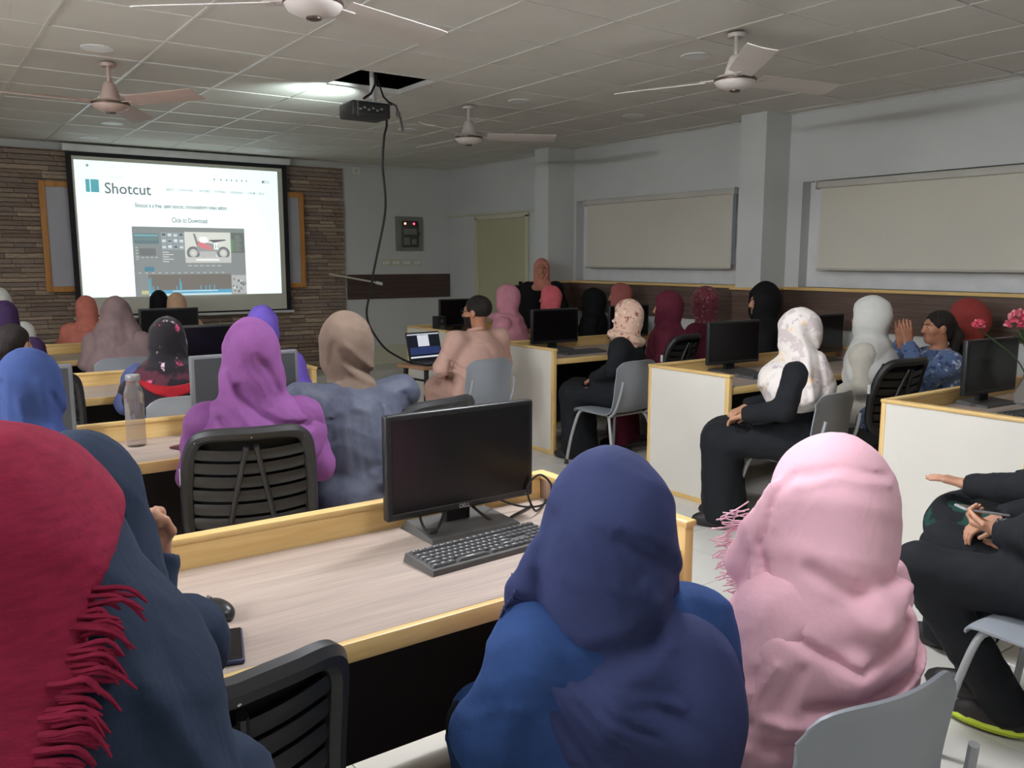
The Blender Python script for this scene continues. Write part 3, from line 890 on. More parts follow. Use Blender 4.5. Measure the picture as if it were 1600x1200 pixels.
# ------------------------------------------------------------------ black ribbed office chairs
def make_office_chair():
    t = empty('office_chair')
    def bk(x, z):     # back surface: x in -1..1, z in 0..1 -> point on the rear of the backrest
        zz = .53 + .45 * z
        y = -.235 - .075 * z ** 1.4 + .05 * (x * x) + .03 * math.sin(math.pi * z)
        wd = .215 + .018 * math.sin(math.pi * min(1, z * .9 + .1)) - .012 * z
        return Vector((x * wd, y, zz))
    # frame ring with rounded corners
    ring = []
    n = 60
    for k in range(n):
        a = 2 * math.pi * k / n
        cx, cz = math.cos(a), math.sin(a)
        e = 0.30
        x = math.copysign(abs(cx) ** e, cx); zz = math.copysign(abs(cz) ** e, cz)
        ring.append(bk(x * .97, .5 + .5 * zz * .97))
    ring.append(ring[0]); ring.append(ring[1])
    fr = MB().tube(ring, .024, 8, False, None, 1.0).build('back_frame', M['black'], t, True)
    # horizontal slats with a bowed shape
    for k in range(7):
        z0 = .075 + .118 * k
        MB().sheet(lambda u, s: tuple(bk((u - .5) * 1.86, z0 + .080 * s - .025 * (1 - (2 * u - 1) ** 2)) + Vector((0, .004 - .006 * math.sin(math.pi * s), 0))), 16, 3, .007).build('slat', M['black'], fr, True)
    # the two upright bars meeting at the top
    for s in (-1, 1):
        pts = [bk(s * (.42 - .34 * q / 8.0), .02 + .86 * q / 8.0) + Vector((0, -.008, 0)) for q in range(9)]
        MB().tube(pts, .010, 8).build('spine_bar', M['black'], fr, True)
    # mesh cloth in front of the slats
    MB().sheet(lambda u, s: tuple(bk((u - .5) * 1.9, .02 + .95 * s) + Vector((0, .026, 0))), 16, 12, .004).build('mesh_back', M['meshfab'], t, True)
    for x, z in ((-.9, .93), (.9, .93), (0, .965)):
        MB().ball(tuple(bk(x, z) + Vector((0, -.022, 0))), (.005, .003, .005), 8, 5).build('screw', M['chrome'], fr)
    MB().box(tuple(bk(-.985, .62) + Vector((-.022, .012, 0))), (.003, .020, .055)).build('paper_tag', M['white'], fr)
    # seat
    MB().sheet(lambda u, s: ((u - .5) * .47 * (1 - .12 * (2 * s - 1) ** 4), -.21 + .45 * s, .47 + .018 * math.sin(math.pi * u) - .03 * max(0, s - .8) / .2), 14, 12, -.055).build('seat', M['blackm'], t, 60)
    MB().tube(catmull([(0, -.05, .40), (0, -.20, .40), (0, -.27, .46), (0, -.27, .60)], 5), .024, 10, True, None, .6).build('back_bracket', M['black'], t, True)
    MB().tube([(0, 0, .10), (0, 0, .30)], .026, 12).tube([(0, 0, .28), (0, 0, .41)], .015, 10).build('gas_column', M['black'], t, True)
    ba = MB().lathe([(.03, .07), (.045, .08), (.045, .12), (.03, .135)], 16).build('star_base', M['black'], t, True)
    for k in range(5):
        a = 2 * math.pi * k / 5 + .3
        e = Vector((math.cos(a) * .29, math.sin(a) * .29, .075))
        MB().tube([(math.cos(a) * .03, math.sin(a) * .03, .105), tuple(e)], [.022, .014], 8).build('base_arm', M['black'], ba, True)
        Rm = Matrix.Translation((e.x, e.y, .028)) @ Matrix.Rotation(a, 4, 'Z') @ Matrix.Rotation(math.pi / 2, 4, 'X')
        MB().lathe([(.008, -.022), (.028, -.022), (.028, -.006), (.012, -.005), (.012, .005), (.028, .006), (.028, .022), (.008, .022)], 14, Rm).tube([(e.x, e.y, .03), (e.x, e.y, .075)], .008, 8).build('caster', M['blackm'], ba, True)
    return t
oc0 = make_office_chair()
_ou = [False]
def office_chair(x, y, a, lab):
    o = oc0 if not _ou[0] else copy_tree(oc0)
    _ou[0] = True
    o.location = (x, y, 0); o.rotation_euler = (0, 0, az(a)); tag(o, lab, 'chair', 'black ribbed office chairs')
    return o

office_chair(0.30, 1.45, -6, 'black ribbed office chair in the lower left, cut off by the bottom edge')
office_chair(1.03, 3.22, 14, 'black ribbed office chair of the woman in the purple headscarf')
office_chair(1.78, 3.36, -14, 'black ribbed office chair behind the nearest monitor')
office_chair(0.52, 5.28, 0, 'black ribbed office chair left of the water bottle')
office_chair(4.93, 3.02, 4, 'empty black ribbed office chair before the woman in white')
office_chair(5.02, 4.95, -12, 'black office chair of the woman in plain maroon')
shell_chair(1.365, .985, 6, 'grey plastic chair under the woman in the pink headscarf')
shell_chair(2.84, 1.01, 0, 'grey plastic chair at the right edge under the black robe')
shell_chair(3.46, 1.18, -4, 'grey plastic chair mostly outside the right edge, its legs showing')
shell_chair(4.22, 3.02, -6, 'grey plastic chair under the woman in the white floral scarf')
shell_chair(4.38, 4.78, -3, 'grey plastic chair under the woman in the tan floral scarf')
shell_chair(3.55, 5.51, -3, 'grey plastic chair under the man in peach')
shell_chair(1.22, 5.02, 0, 'grey plastic chair behind the woman in the black floral scarf')
shell_chair(1.33, 7.20, 0, 'grey plastic chair behind the woman in the taupe cape')

# ------------------------------------------------------------------ monitors
def make_monitor(grey=False, brand=False, front=True):
    t = empty('monitor')
    bz = M['bezelg'] if grey else M['bezel']
    sc = M['screeng'] if grey else M['screen']
    hd = MB().box((0, 0, .215), (.51, .03, .305), None, .008, 3).box((0, .025, .20), (.34, .03, .20), None, .010, 2).build('housing', bz, t, True)
    MB().bx(-.238, .238, -.0165, -.0152, .085, .352).build('screen', sc, hd)
    if not grey:
        MB().bx(-.238, .238, -.017, -.015, .081, .0835).build('light_strip', M['dust'], hd)
    if brand:
        cu = bpy.data.curves.new('t', 'FONT'); cu.body = 'DELL'; cu.size = .017; cu.extrude = .0003; cu.align_x = 'CENTER'
        to = bpy.data.objects.new('t', cu); COL.objects.link(to)
        me = bpy.data.meshes.new_from_object(to.evaluated_get(bpy.context.evaluated_depsgraph_get()))
        bpy.data.objects.remove(to); me.materials.clear(); me.materials.append(M['keyprint'])
        ob('brand_mark', me, hd, (0, -.0158, .067), (math.pi / 2, 0, 0))
        MB().box((.225, -.0158, .073), (.006, .001, .002)).build('power_light', M['keyprint'], hd)
    MB().box((0, .035, .085), (.085, .03, .17), None, .004).build('stand_neck', M['blackm'], t)
    MB().add([(-.155, -.09, 0), (.155, -.09, 0), (.155, .10, 0), (-.155, .10, 0), (-.15, -.085, .012), (.15, -.085, .012), (.14, .09, .024), (-.14, .09, .024)],
             [(3, 2, 1, 0), (4, 5, 6, 7), (0, 1, 5, 4), (1, 2, 6, 5), (2, 3, 7, 6), (3, 0, 4, 7)]).build('stand_base', M['dust'], t)
    return t
mon_n = make_monitor(brand=True); mon_b = make_monitor(); mon_g = make_monitor(True)
def place(proto, used, x, y, z, a, lab, cat, grp):
    o = proto if proto.name not in used else copy_tree(proto)
    used.add(proto.name)
    o.location = (x, y, z); o.rotation_euler = (0, 0, az(a)); tag(o, lab, cat, grp)
    return o
mu = set()
place(mon_n, mu, 1.305, 2.085, TZ, 0, 'large black branded monitor on the nearest desk', 'monitor', 'monitors')
for p_, x, y, a, lab in [
    (mon_g, .29, 3.93, 4, 'grey-framed monitor behind the woman in royal blue'),
    (mon_g, 1.27, 3.92, -2, 'grey-framed monitor behind the woman in purple'),
    (mon_b, 1.56, 5.78, 0, 'black monitor before the woman in the black floral scarf'),
    (mon_b, 1.92, 7.98, 0, 'black monitor beside the taupe cape, below the projection screen'),
    (mon_b, 4.68, 5.90, 2, 'black monitor beside the coral headscarf'),
    (mon_b, 5.62, 5.95, 0, 'black monitor in shade between the floral and maroon headscarves'),
    (mon_b, 4.78, 3.98, 4, 'black monitor on the desk before the woman in the white floral scarf'),
    (mon_b, 5.90, 4.02, 0, 'black monitor between the white floral and plain white headscarves'),
    (mon_b, 4.86, 2.25, 4, 'black monitor at the right edge in front of the red headscarf'),
    (mon_b, 5.00, 8.02, 0, 'black monitor in the far corner behind the man')]:
    place(p_, mu, x, y, TZ, a, lab, 'monitor', 'monitors')

# ------------------------------------------------------------------ keyboards
def make_keyboard(keys=True):
    t = empty('keyboard')
    MB().add([(-.22, -.07, 0), (.22, -.07, 0), (.22, .075, 0), (-.22, .075, 0), (-.216, -.066, .014), (.216, -.066, .014), (.216, .07, .024), (-.216, .07, .024)],
             [(3, 2, 1, 0), (4, 5, 6, 7), (0, 1, 5, 4), (1, 2, 6, 5), (2, 3, 7, 6), (3, 0, 4, 7)]).build('case', M['dust'], t)
    if keys:
        km = MB().add([(-.5, -.5, 0), (.5, -.5, 0), (.5, .5, 0), (-.5, .5, 0), (-.38, -.36, 1), (.38, -.36, 1), (.38, .42, 1), (-.38, .42, 1)],
                      [(4, 5, 6, 7), (0, 1, 5, 4), (1, 2, 6, 5), (2, 3, 7, 6), (3, 0, 4, 7)]).mesh('key', M['key'])
        lm = MB().add([(-.2, -.05, 0), (.05, -.05, 0), (.05, .25, 0), (-.2, .25, 0)], [(0, 1, 2, 3)]).mesh('key_legend', M['keyprint'])
        rows = [(.055, [1] * 13), (.030, [1] * 13 + [2]), (.011, [1.5] + [1] * 12 + [1.5]), (-.008, [1.8] + [1] * 11 + [2.2]), (-.027, [2.3] + [1] * 10 + [2.7]), (-.046, [1.3, 1.2, 1.3, 6, 1.3, 1.2, 1.2, 1.5])]
        for y, ws in rows:
            x = -.208; u = .286 / sum(ws)
            for w_ in ws:
                zz = .0145 + .010 * (y + .066) / .136
                o = ob('key', km, t, (x + w_ * u / 2, y, zz)); o.scale = (w_ * u * .93, .0172, .006)
                l = ob('legend', lm, o, (0, 0, 1.02))
                x += w_ * u
        for cx, nn in ((.105, 3), (.165, 4)):
            for y in (.055, .030, .011, -.008, -.027, -.046):
                for q in range(nn):
                    if nn == 3 and y == -.008: continue
                    zz = .0145 + .010 * (y + .066) / .136
                    o = ob('key', km, t, (cx - (nn - 1) * .0095 + .019 * q + (.0 if nn == 3 else .008), y, zz)); o.scale = (.0172, .0172, .006)
    else:
        for j in range(5):
            MB().bx(-.208, .208, -.056 + .024 * j, -.038 + .024 * j, .014 + .002 * j, .021 + .002 * j, .002, 1).build('key_row', M['key'], t)
    return t
kb = make_keyboard(True)
kb.location = (1.245, 1.865, TZ); kb.rotation_euler = (0, 0, az(-3)); tag(kb, 'dusty black keyboard with many keys on the nearest desk', 'keyboard', 'keyboards')
k2 = make_keyboard(False)
k2.location = (4.72, 5.56, TZ); tag(k2, 'black keyboard on the desk right of the man', 'keyboard', 'keyboards')
k3 = copy_tree(k2); k3.location = (4.80, 3.70, TZ); tag(k3, 'grey keyboard on the desk before the white floral scarf', 'keyboard', 'keyboards')
k4 = copy_tree(k2); k4.location = (4.70, 1.93, TZ); k4.rotation_euler = (0, 0, az(8)); tag(k4, 'dusty keyboard on the right edge desk beside the vase', 'keyboard', 'keyboards')

# cables on the near desk
cb = MB().tube(catmull([(1.42, 2.12, TZ + .10), (1.47, 2.14, TZ + .05), (1.56, 2.12, TZ + .012), (1.60, 2.06, TZ + .03), (1.61, 2.04, TZ + .09), (1.57, 2.05, TZ + .13), (1.53, 2.06, TZ + .09), (1.55, 2.05, TZ + .02), (1.62, 2.10, TZ + .008), (1.68, 2.16, TZ + .006)], 6), .0035, 8)
cb = cb.tube(catmull([(1.33, 2.12, TZ + .08), (1.40, 2.05, TZ + .008), (1.50, 2.08, TZ + .007), (1.60, 2.13, TZ + .007)], 6), .0045, 8).build('monitor_cable', M['cable'], None, True)
tag(cb, 'thin black cables looped behind the nearest monitor stand', 'cable')
cb = MB().tube(catmull([(1.20, 2.13, TZ + .085), (1.16, 2.08, TZ + .06), (1.15, 2.02, TZ + .030), (1.19, 2.03, TZ + .035), (1.26, 2.10, TZ + .075)], 6), .004, 8).box((1.165, 2.02, TZ + .032), (.03, .018, .014), None, .003, 1).build('monitor_plug_cable', M['cable'], None, True)
tag(cb, 'short black plug cable left of the nearest monitor stand', 'cable')
# mouse and phone on the near desk
ms = empty('computer_mouse', (.515, 1.865, TZ), az(-15)); tag(ms, 'dark computer mouse beside the elbow on the nearest desk', 'mouse')
MB().ball((0, 0, .012), (.031, .055, .026), 16, 10).build('shell', M['bezel'], ms, True)
MB().box((0, .03, .036), (.006, .018, .006), None, .002, 1).build('scroll_wheel', M['dust'], ms)
phn = empty('smartphone', (.475, 1.685, TZ), az(16)); tag(phn, 'dark blue smartphone lying on the nearest desk', 'phone')
MB().box((0, 0, .006), (.078, .16, .011), None, .005, 3).build('case', simple('blue_case', srgb(40, 52, 84), .4), phn, True)
MB().bx(-.035, .035, -.075, .075, .0112, .0122).build('display', M['screen'], phn)

# small dark red phone on the second desk
p2 = MB().box((0, 0, .006), (.075, .15, .01), None, .004).build('smartphone', simple('maroon_case', srgb(70, 24, 34), .35), None, True, (.93, 3.66, TZ), (0, 0, .5)); tag(p2, 'dark red phone by the arm of the woman in purple', 'phone')

# ------------------------------------------------------------------ water bottle
gl, nt, b = new_mat('smoky_bottle')
b.inputs['Base Color'].default_value = (*srgb(206, 198, 192), 1); b.inputs['Roughness'].default_value = .1
b.inputs['Transmission Weight'].default_value = .82; b.inputs['IOR'].default_value = 1.08
wbt = empty('water_bottle', (.765, 3.86, TZ)); tag(wbt, 'tall smoky clear water bottle with dimpled diamond pattern', 'bottle')
vs = []; fs = []
prof = [(.036, 0), (.040, .006), (.040, .02)] + [(.040, .02 + .2 * k / 24) for k in range(1, 25)] + [(.039, .232), (.033, .252), (.027, .268), (.026, .29), (.028, .292)]
n = 36
for i, (r, z_) in enumerate(prof):
    for k in range(n):
        a = 2 * math.pi * k / n
        rr = r
        if .02 < z_ < .225:
            rr -= .0022 * (0.5 + 0.5 * math.cos(9 * a + (math.pi if int(z_ / .0168) % 2 else 0))) * abs(math.sin(math.pi * z_ / .0168))
        vs.append((rr * math.cos(a), rr * math.sin(a), z_))
for i in range(len(prof) - 1):
    for k in range(n):
        k2 = (k + 1) % n
        fs.append((i * n + k, i * n + k2, (i + 1) * n + k2, (i + 1) * n + k))
fs.append(tuple(range(n - 1, -1, -1)))
MB().add(vs, fs).build('bottle_body', gl, wbt, True)
MB().lathe([(.029, .285), (.030, .288), (.030, .306), (.027, .310), (.001, .310)], 24).build('cap', simple('grey_cap', srgb(128, 126, 124), .3), wbt, True)

# ------------------------------------------------------------------ laptop on its small table
lt = empty('side_table', (3.66, 6.28, 0), az(-8)); tag(lt, 'small dark-legged side table under the laptop', 'table')
MB().bx(-.26, .26, -.19, .19, .675, .70, .006).build('tabletop', simple('table_top_brown', srgb(170, 128, 98), .5), lt)
for sx in (-1, 1):
    for sy in (-1, 1):
        MB().tube([(sx * .19, sy * .14, .675), (sx * .235, sy * .17, 0)], [.02, .014], 10).build('leg', M['blackm'], lt, True)
    MB().tube([(sx * .2, -.15, .58), (sx * .2, .15, .58)], .010, 8).build('stretcher', M['blackm'], lt)
lp = empty('laptop', (3.66, 6.26, .70), az(-8)); tag(lp, 'open black laptop showing an editing program and its timeline', 'laptop')
MB().box((0, 0, .009), (.36, .24, .018), None, .004).build('base', M['bezel'], lp)
MB().bx(-.16, .16, -.03, .09, .018, .0195).build('keyboard_deck', M['blackm'], lp)
lid = ob('lid', MB().box((0, 0, .125), (.36, .008, .25), None, .003).mesh('lid', M['bezel']), lp, (0, .118, .016), (math.radians(-14), 0, 0))
MB().bx(-.17, .17, -.0055, -.0045, .012, .238).build('display', em((16, 20, 30), .8), lid)
for (a, b_, c, d, col) in [(-.17, .17, .225, .236, (190, 196, 206)), (-.065, .055, .125, .222, (206, 208, 220)), (-.035, .035, .135, .172, (60, 62, 70)), (-.16, .165, .055, .118, (38, 52, 96)), (-.165, .16, .026, .040, (210, 214, 222)), (-.09, -.05, .07, .105, (90, 108, 150)), (-.03, .05, .06, .10, (84, 92, 120)), (-.15, -.1, .09, .112, (90, 110, 170)), (.07, .14, .085, .11, (80, 100, 160))]:
    MB().bx(a, b_, -.0068 - abs(a) * .001, -.006, c, d).build('display_block', em(col, .75), lid)
# long cable from the projector to the laptop
cpts = [(2.85, 5.52, 2.60), (2.955, 5.70, 2.55), (2.971, 5.777, 2.468), (2.983, 5.832, 2.268), (3.019, 5.87, 2.062), (3.039, 5.928, 1.908), (3.021, 6.0, 1.682), (3.004, 6.075, 1.47), (3.019, 6.145, 1.358), (3.01, 6.218, 1.178), (3.053, 6.266, 1.055), (3.135, 6.286, 0.934), (3.228, 6.302, 0.838), (3.347, 6.304, 0.765), (3.44, 6.325, 0.722), (3.50, 6.33, .712)]
cb = MB().tube(catmull(cpts, 6), .009, 8).build('projector_cable', M['cable'], None, True)
tag(cb, 'long black cable hanging from the projector to the laptop', 'cable')

# loudspeaker on the far desk
sp = empty('desk_speaker', (4.71, 7.95, TZ)); tag(sp, 'small black desk speaker in the far corner left of the monitor', 'speaker')
MB().box((0, 0, .095), (.11, .12, .19), None, .008).build('cabinet', M['blackm'], sp, True)
for z_, r_ in ((.06, .038), (.14, .02)):
    MB().lathe([(r_, 0), (r_ * .9, -.004), (r_ * .3, .006), (.001, .004)], 20, Matrix.Translation((0, -.061, z_)) @ Matrix.Rotation(math.pi / 2, 4, 'X')).build('driver', M['dust'], sp, True)

# small adhesive wall clamp with rod on the front wall board
pt = empty('pointer_rod', (4.98, Y1 - .07, 1.30)); tag(pt, 'thin pale rod sticking out before the dark board on the front wall', 'rod')
MB().tube([(-.5, 0, .10), (.15, -.03, -.02)], .012, 8).build('rod', M['sfabric'], pt, True)
MB().tube([(.15, -.03, -.02), (.24, -.035, -.04)], .022, 8).build('grip', M['white'], pt, True)

# ------------------------------------------------------------------ flower vase
vz = empty('flower_vase', (5.0, 2.10, TZ)); tag(vz, 'clear glass vase with pink artificial flowers at the right edge', 'vase')
vg, nt, b = new_mat('vase_glass'); b.inputs['Base Color'].default_value = (.85, .88, .86, 1); b.inputs['Roughness'].default_value = .05; b.inputs['Transmission Weight'].default_value = .9; b.inputs['IOR'].default_value = 1.3
MB().lathe([(.045, 0), (.065, .01), (.072, .05), (.06, .10), (.035, .15), (.028, .20), (.036, .23)], 24).build('glass_body', vg, vz, True)
stem_m = simple('leaf_green', srgb(62, 84, 50), .6, var=.3)
pet = [simple('petal_pink', srgb(214, 84, 108), .7, var=.25, vs=20), simple('petal_light', srgb(232, 150, 160), .7, var=.2, vs=20)]
random.seed(3)
def flower(hx, hy, hz, r):
    MB().tube(catmull([(0, 0, .12), (hx * .3, hy * .3, hz * .6), (hx, hy, hz - .02)], 5), .004, 6).build('stem', stem_m, vz)
    hd = None
    for q in range(26):
        th = random.uniform(0, 2 * math.pi); ph = random.uniform(-.5, 1.4)
        d = Vector((math.cos(th) * math.cos(ph), math.sin(th) * math.cos(ph), math.sin(ph)))
        R = d.to_track_quat('Z', 'Y').to_matrix().to_4x4()
        Mx = Matrix.Translation(Vector((hx, hy, hz)) + d * r * .62) @ R @ Matrix.Rotation(random.uniform(.5, 1.1), 4, 'X')
        k = r * random.uniform(.45, .7)
        MB().sheet(lambda u, s: ((u - .5) * k * math.sin(math.pi * (.15 + .8 * s)) * 1.3, (s - .2) * k, .35 * k * ((u - .5) ** 2 * 4 + (s - .5) ** 2)), 4, 4, .001, Mx).build('petal', pet[q % 4 == 0], vz, True)
for f in ((-.06, .06, .46, .06), (.04, .0, .49, .065), (.01, -.06, .43, .06), (.09, .05, .44, .06), (-.24, .18, .44, .034)):
    flower(*f)
for q in range(9):
    a = q * .9; R = Matrix.Translation((.05 * math.cos(a), .05 * math.sin(a), .34 + .01 * (q % 3))) @ Matrix.Rotation(a, 4, 'Z') @ Matrix.Rotation(-.5, 4, 'Y')
    MB().sheet(lambda u, s: (.10 * s, (u - .5) * .045 * math.sin(math.pi * (.08 + .9 * s)), .01 * math.sin(3 * s)), 4, 6, .001, R).build('leaf', stem_m, vz, True)

# ------------------------------------------------------------------ people: smooth implicit surfaces meshed with surface nets
def ell(P, c, r):
    q = P - np.asarray(c, np.float32); r = np.asarray(r, np.float32)
    k0 = np.sqrt(((q / r) ** 2).sum(1)) + 1e-6
    k1 = np.sqrt(((q / (r * r)) ** 2).sum(1)) + 1e-6
    return k0 * (k0 - 1) / k1
def cone(P, a, b, ra, rb, flat=None):
    a = np.asarray(a, np.float32); b = np.asarray(b, np.float32)
    ab = b - a
    t = np.clip(((P - a) @ ab) / (ab @ ab + 1e-9), 0, 1)
    q = P - (a + t[:, None] * ab)
    if flat is not None:
        q = q / np.asarray(flat, np.float32)
    return np.sqrt((q * q).sum(1)) - (ra + (rb - ra) * t)
def smin(a, b, k):
    h = np.clip(.5 + .5 * (b - a) / k, 0, 1)
    return b + (a - b) * h - k * h * (1 - h)
def smax(a, b, k):
    return -smin(-a, -b, k)
def ring(P, c, Rx, Ry, tube, tx=0.0, ty=0.0):
    q = P - np.asarray(c, np.float32)
    m = (Matrix.Rotation(tx, 3, 'X') @ Matrix.Rotation(ty, 3, 'Y')).transposed()
    q = q @ np.array(m, np.float32).T
    l = np.sqrt((q[:, 0] / Rx) ** 2 + (q[:, 1] / Ry) ** 2) + 1e-6
    return np.sqrt(((l - 1) * min(Rx, Ry)) ** 2 + q[:, 2] ** 2) - tube
EDG = [((0, 0, 0), (1, 0, 0)), ((0, 1, 0), (1, 1, 0)), ((0, 0, 1), (1, 0, 1)), ((0, 1, 1), (1, 1, 1)),
       ((0, 0, 0), (0, 1, 0)), ((1, 0, 0), (1, 1, 0)), ((0, 0, 1), (0, 1, 1)), ((1, 0, 1), (1, 1, 1)),
       ((0, 0, 0), (0, 0, 1)), ((1, 0, 0), (1, 0, 1)), ((0, 1, 0), (0, 1, 1)), ((1, 1, 0), (1, 1, 1))]
def nets(f, lo, hi, h):
    ax = [np.arange(lo[i], hi[i] + h, h, dtype=np.float32) for i in range(3)]
    G = np.stack(np.meshgrid(*ax, indexing='ij'), -1)
    sh = G.shape[:3]
    d = f(G.reshape(-1, 3)).reshape(sh)
    d[0] = d[-1] = 1; d[:, 0] = d[:, -1] = 1; d[:, :, 0] = d[:, :, -1] = 1
    s = d < 0
    n = np.array(sh) - 1
    def cr(a, arr):
        return arr[a[0]:n[0] + a[0], a[1]:n[1] + a[1], a[2]:n[2] + a[2]]
    cnt = np.zeros(n, np.int8)
    for i in (0, 1):
        for j in (0, 1):
            for k in (0, 1):
                cnt += cr((i, j, k), s)
    act = (cnt > 0) & (cnt < 8)
    idx = -np.ones(n, np.int64); ac = np.argwhere(act); idx[act] = np.arange(len(ac))
    acc = np.zeros((len(ac), 3), np.float32); num = np.zeros(len(ac), np.float32)
    for a, b in EDG:
        da = d[ac[:, 0] + a[0], ac[:, 1] + a[1], ac[:, 2] + a[2]]
        db = d[ac[:, 0] + b[0], ac[:, 1] + b[1], ac[:, 2] + b[2]]
        m = (da < 0) != (db < 0)
        t = np.where(m, da / np.where(da == db, 1, da - db), 0)
        p = np.asarray(a, np.float32) + t[:, None] * (np.asarray(b, np.float32) - np.asarray(a, np.float32))
        acc += np.where(m[:, None], p, 0); num += m
    V = np.asarray(lo, np.float32) + h * (ac + acc / np.maximum(num, 1)[:, None])
    F = []
    for axis in range(3):
        sl0 = [slice(None)] * 3; sl1 = [slice(None)] * 3
        sl0[axis] = slice(0, -1); sl1[axis] = slice(1, None)
        A, B = s[tuple(sl0)], s[tuple(sl1)]
        e = np.argwhere(A != B)
        u, v = (axis + 1) % 3, (axis + 2) % 3
        e = e[(e[:, u] > 0) & (e[:, v] > 0) & (e[:, u] < n[u]) & (e[:, v] < n[v])]
        if not len(e): continue
        def cell(du, dv):
            q = e.copy(); q[:, u] += du; q[:, v] += dv
            return idx[q[:, 0], q[:, 1], q[:, 2]]
        q = np.stack([cell(-1, -1), cell(0, -1), cell(0, 0), cell(-1, 0)], 1)
        ins = A[e[:, 0], e[:, 1], e[:, 2]]
        q[~ins] = q[~ins][:, ::-1]
        F.append(q)
    F = np.concatenate(F) if F else np.zeros((0, 4), int)
    F = F[(F >= 0).all(1)]
    return V, F
def np_mesh(name, parts, mats):
    me = bpy.data.meshes.new(name)
    vs = np.concatenate([p[0] for p in parts]); off = 0; fs = []; mi = []
    for V, F, m in parts:
        fs.append(F + off); mi.append(np.full(len(F), m)); off += len(V)
    fs = np.concatenate(fs); mi = np.concatenate(mi)
    me.vertices.add(len(vs)); me.vertices.foreach_set('co', vs.astype(np.float32).ravel())
    me.loops.add(fs.size); me.loops.foreach_set('vertex_index', fs.astype(np.int32).ravel())
    me.polygons.add(len(fs)); me.polygons.foreach_set('loop_start', np.arange(0, fs.size, 4, dtype=np.int32))
    me.polygons.foreach_set('loop_total', np.full(len(fs), 4, np.int32))
    for m in mats: me.materials.append(m)
    me.polygons.foreach_set('material_index', mi.astype(np.int32))
    me.polygons.foreach_set('use_smooth', np.ones(len(fs), bool))
    me.update(calc_edges=True); me.validate()
    return me
def xf(V, Mx):
    A = np.array(Mx, np.float32)
    return V @ A[:3, :3].T + A[:3, 3]

# head template, facing +Y, origin at the middle of the head
def head_field(P):
    d = ell(P, (0, -.016, .030), (.076, .096, .087))
    d = smin(d, ell(P, (0, .018, -.030), (.060, .070, .085)), .03)
    d = smin(d, ell(P, (0, .052, -.088), (.032, .032, .026)), .03)
    for s in (-1, 1):
        d = smin(d, ell(P, (s * .038, .055, -.022), (.028, .028, .028)), .02)
        d = smin(d, cone(P, (s * .008, .084, .028), (s * .044, .070, .026), .010, .008), .012)
        d = smax(d, -ell(P, (s * .031, .093, .006), (.018, .014, .011)), .012)
        d = smin(d, ell(P, (s * .031, .074, .005), (.015, .013, .012)), .004)
        d = smin(d, ell(P, (s * .077, -.006, -.008), (.009, .020, .031)), .008)
    d = smin(d, cone(P, (0, .086, .016), (0, .104, -.026), .008, .0125), .010)
    d = smin(d, ell(P, (0, .096, -.030), (.018, .012, .009)), .008)
    d = smin(d, cone(P, (-.018, .078, -.054), (.018, .078, -.054), .0075, .0075), .006)
    d = smin(d, cone(P, (-.016, .076, -.066), (.016, .076, -.066), .0085, .0085), .006)
    d = smin(d, cone(P, (0, -.02, -.06), (0, -.035, -.20), .053, .056), .03)
    return d
HEAD_LO = nets(head_field, (-.10, -.13, -.20), (.10, .13, .13), .0095)
HEAD_HI = nets(head_field, (-.10, -.13, -.20), (.10, .13, .13), .0058)
def blob(c, r, n=10, m=6):
    mb = MB().ball(c, r, n, m)
    V = np.array(mb.v, np.float32)
    F = np.array([f if len(f) == 4 else (f[0], f[1], f[2], f[2]) for f in mb.f])
    return V, F
FACE = []
for s in (-1, 1):
    V, F = nets(lambda P: ell(P, (s * .031, .0835, .005), (.0105, .0055, .0055)), (s * .031 - .016, .07, -.006), (s * .031 + .016, .094, .016), .003); FACE.append((V, F, 1))
    V, F = nets(lambda P: ell(P, (s * .031, .0875, .005), (.0048, .0030, .0048)), (s * .031 - .009, .078, -.004), (s * .031 + .009, .094, .014), .002); FACE.append((V, F, 2))
    V, F = nets(lambda P: cone(P, (s * .016, .0955, .027), (s * .048, .080, .029), .0035, .0025), (min(s * .01, s * .055) - .002, .07, .018), (max(s * .01, s * .055) + .002, .105, .036), .003); FACE.append((V, F, 2))
V, F = nets(lambda P: smin(cone(P, (-.017, .082, -.0545), (.017, .082, -.0545), .0052, .0052), cone(P, (-.014, .081, -.0655), (.014, .081, -.0655), .0062, .0062), .002), (-.03, .065, -.08), (.03, .098, -.04), .0035); FACE.append((V, F, 3))

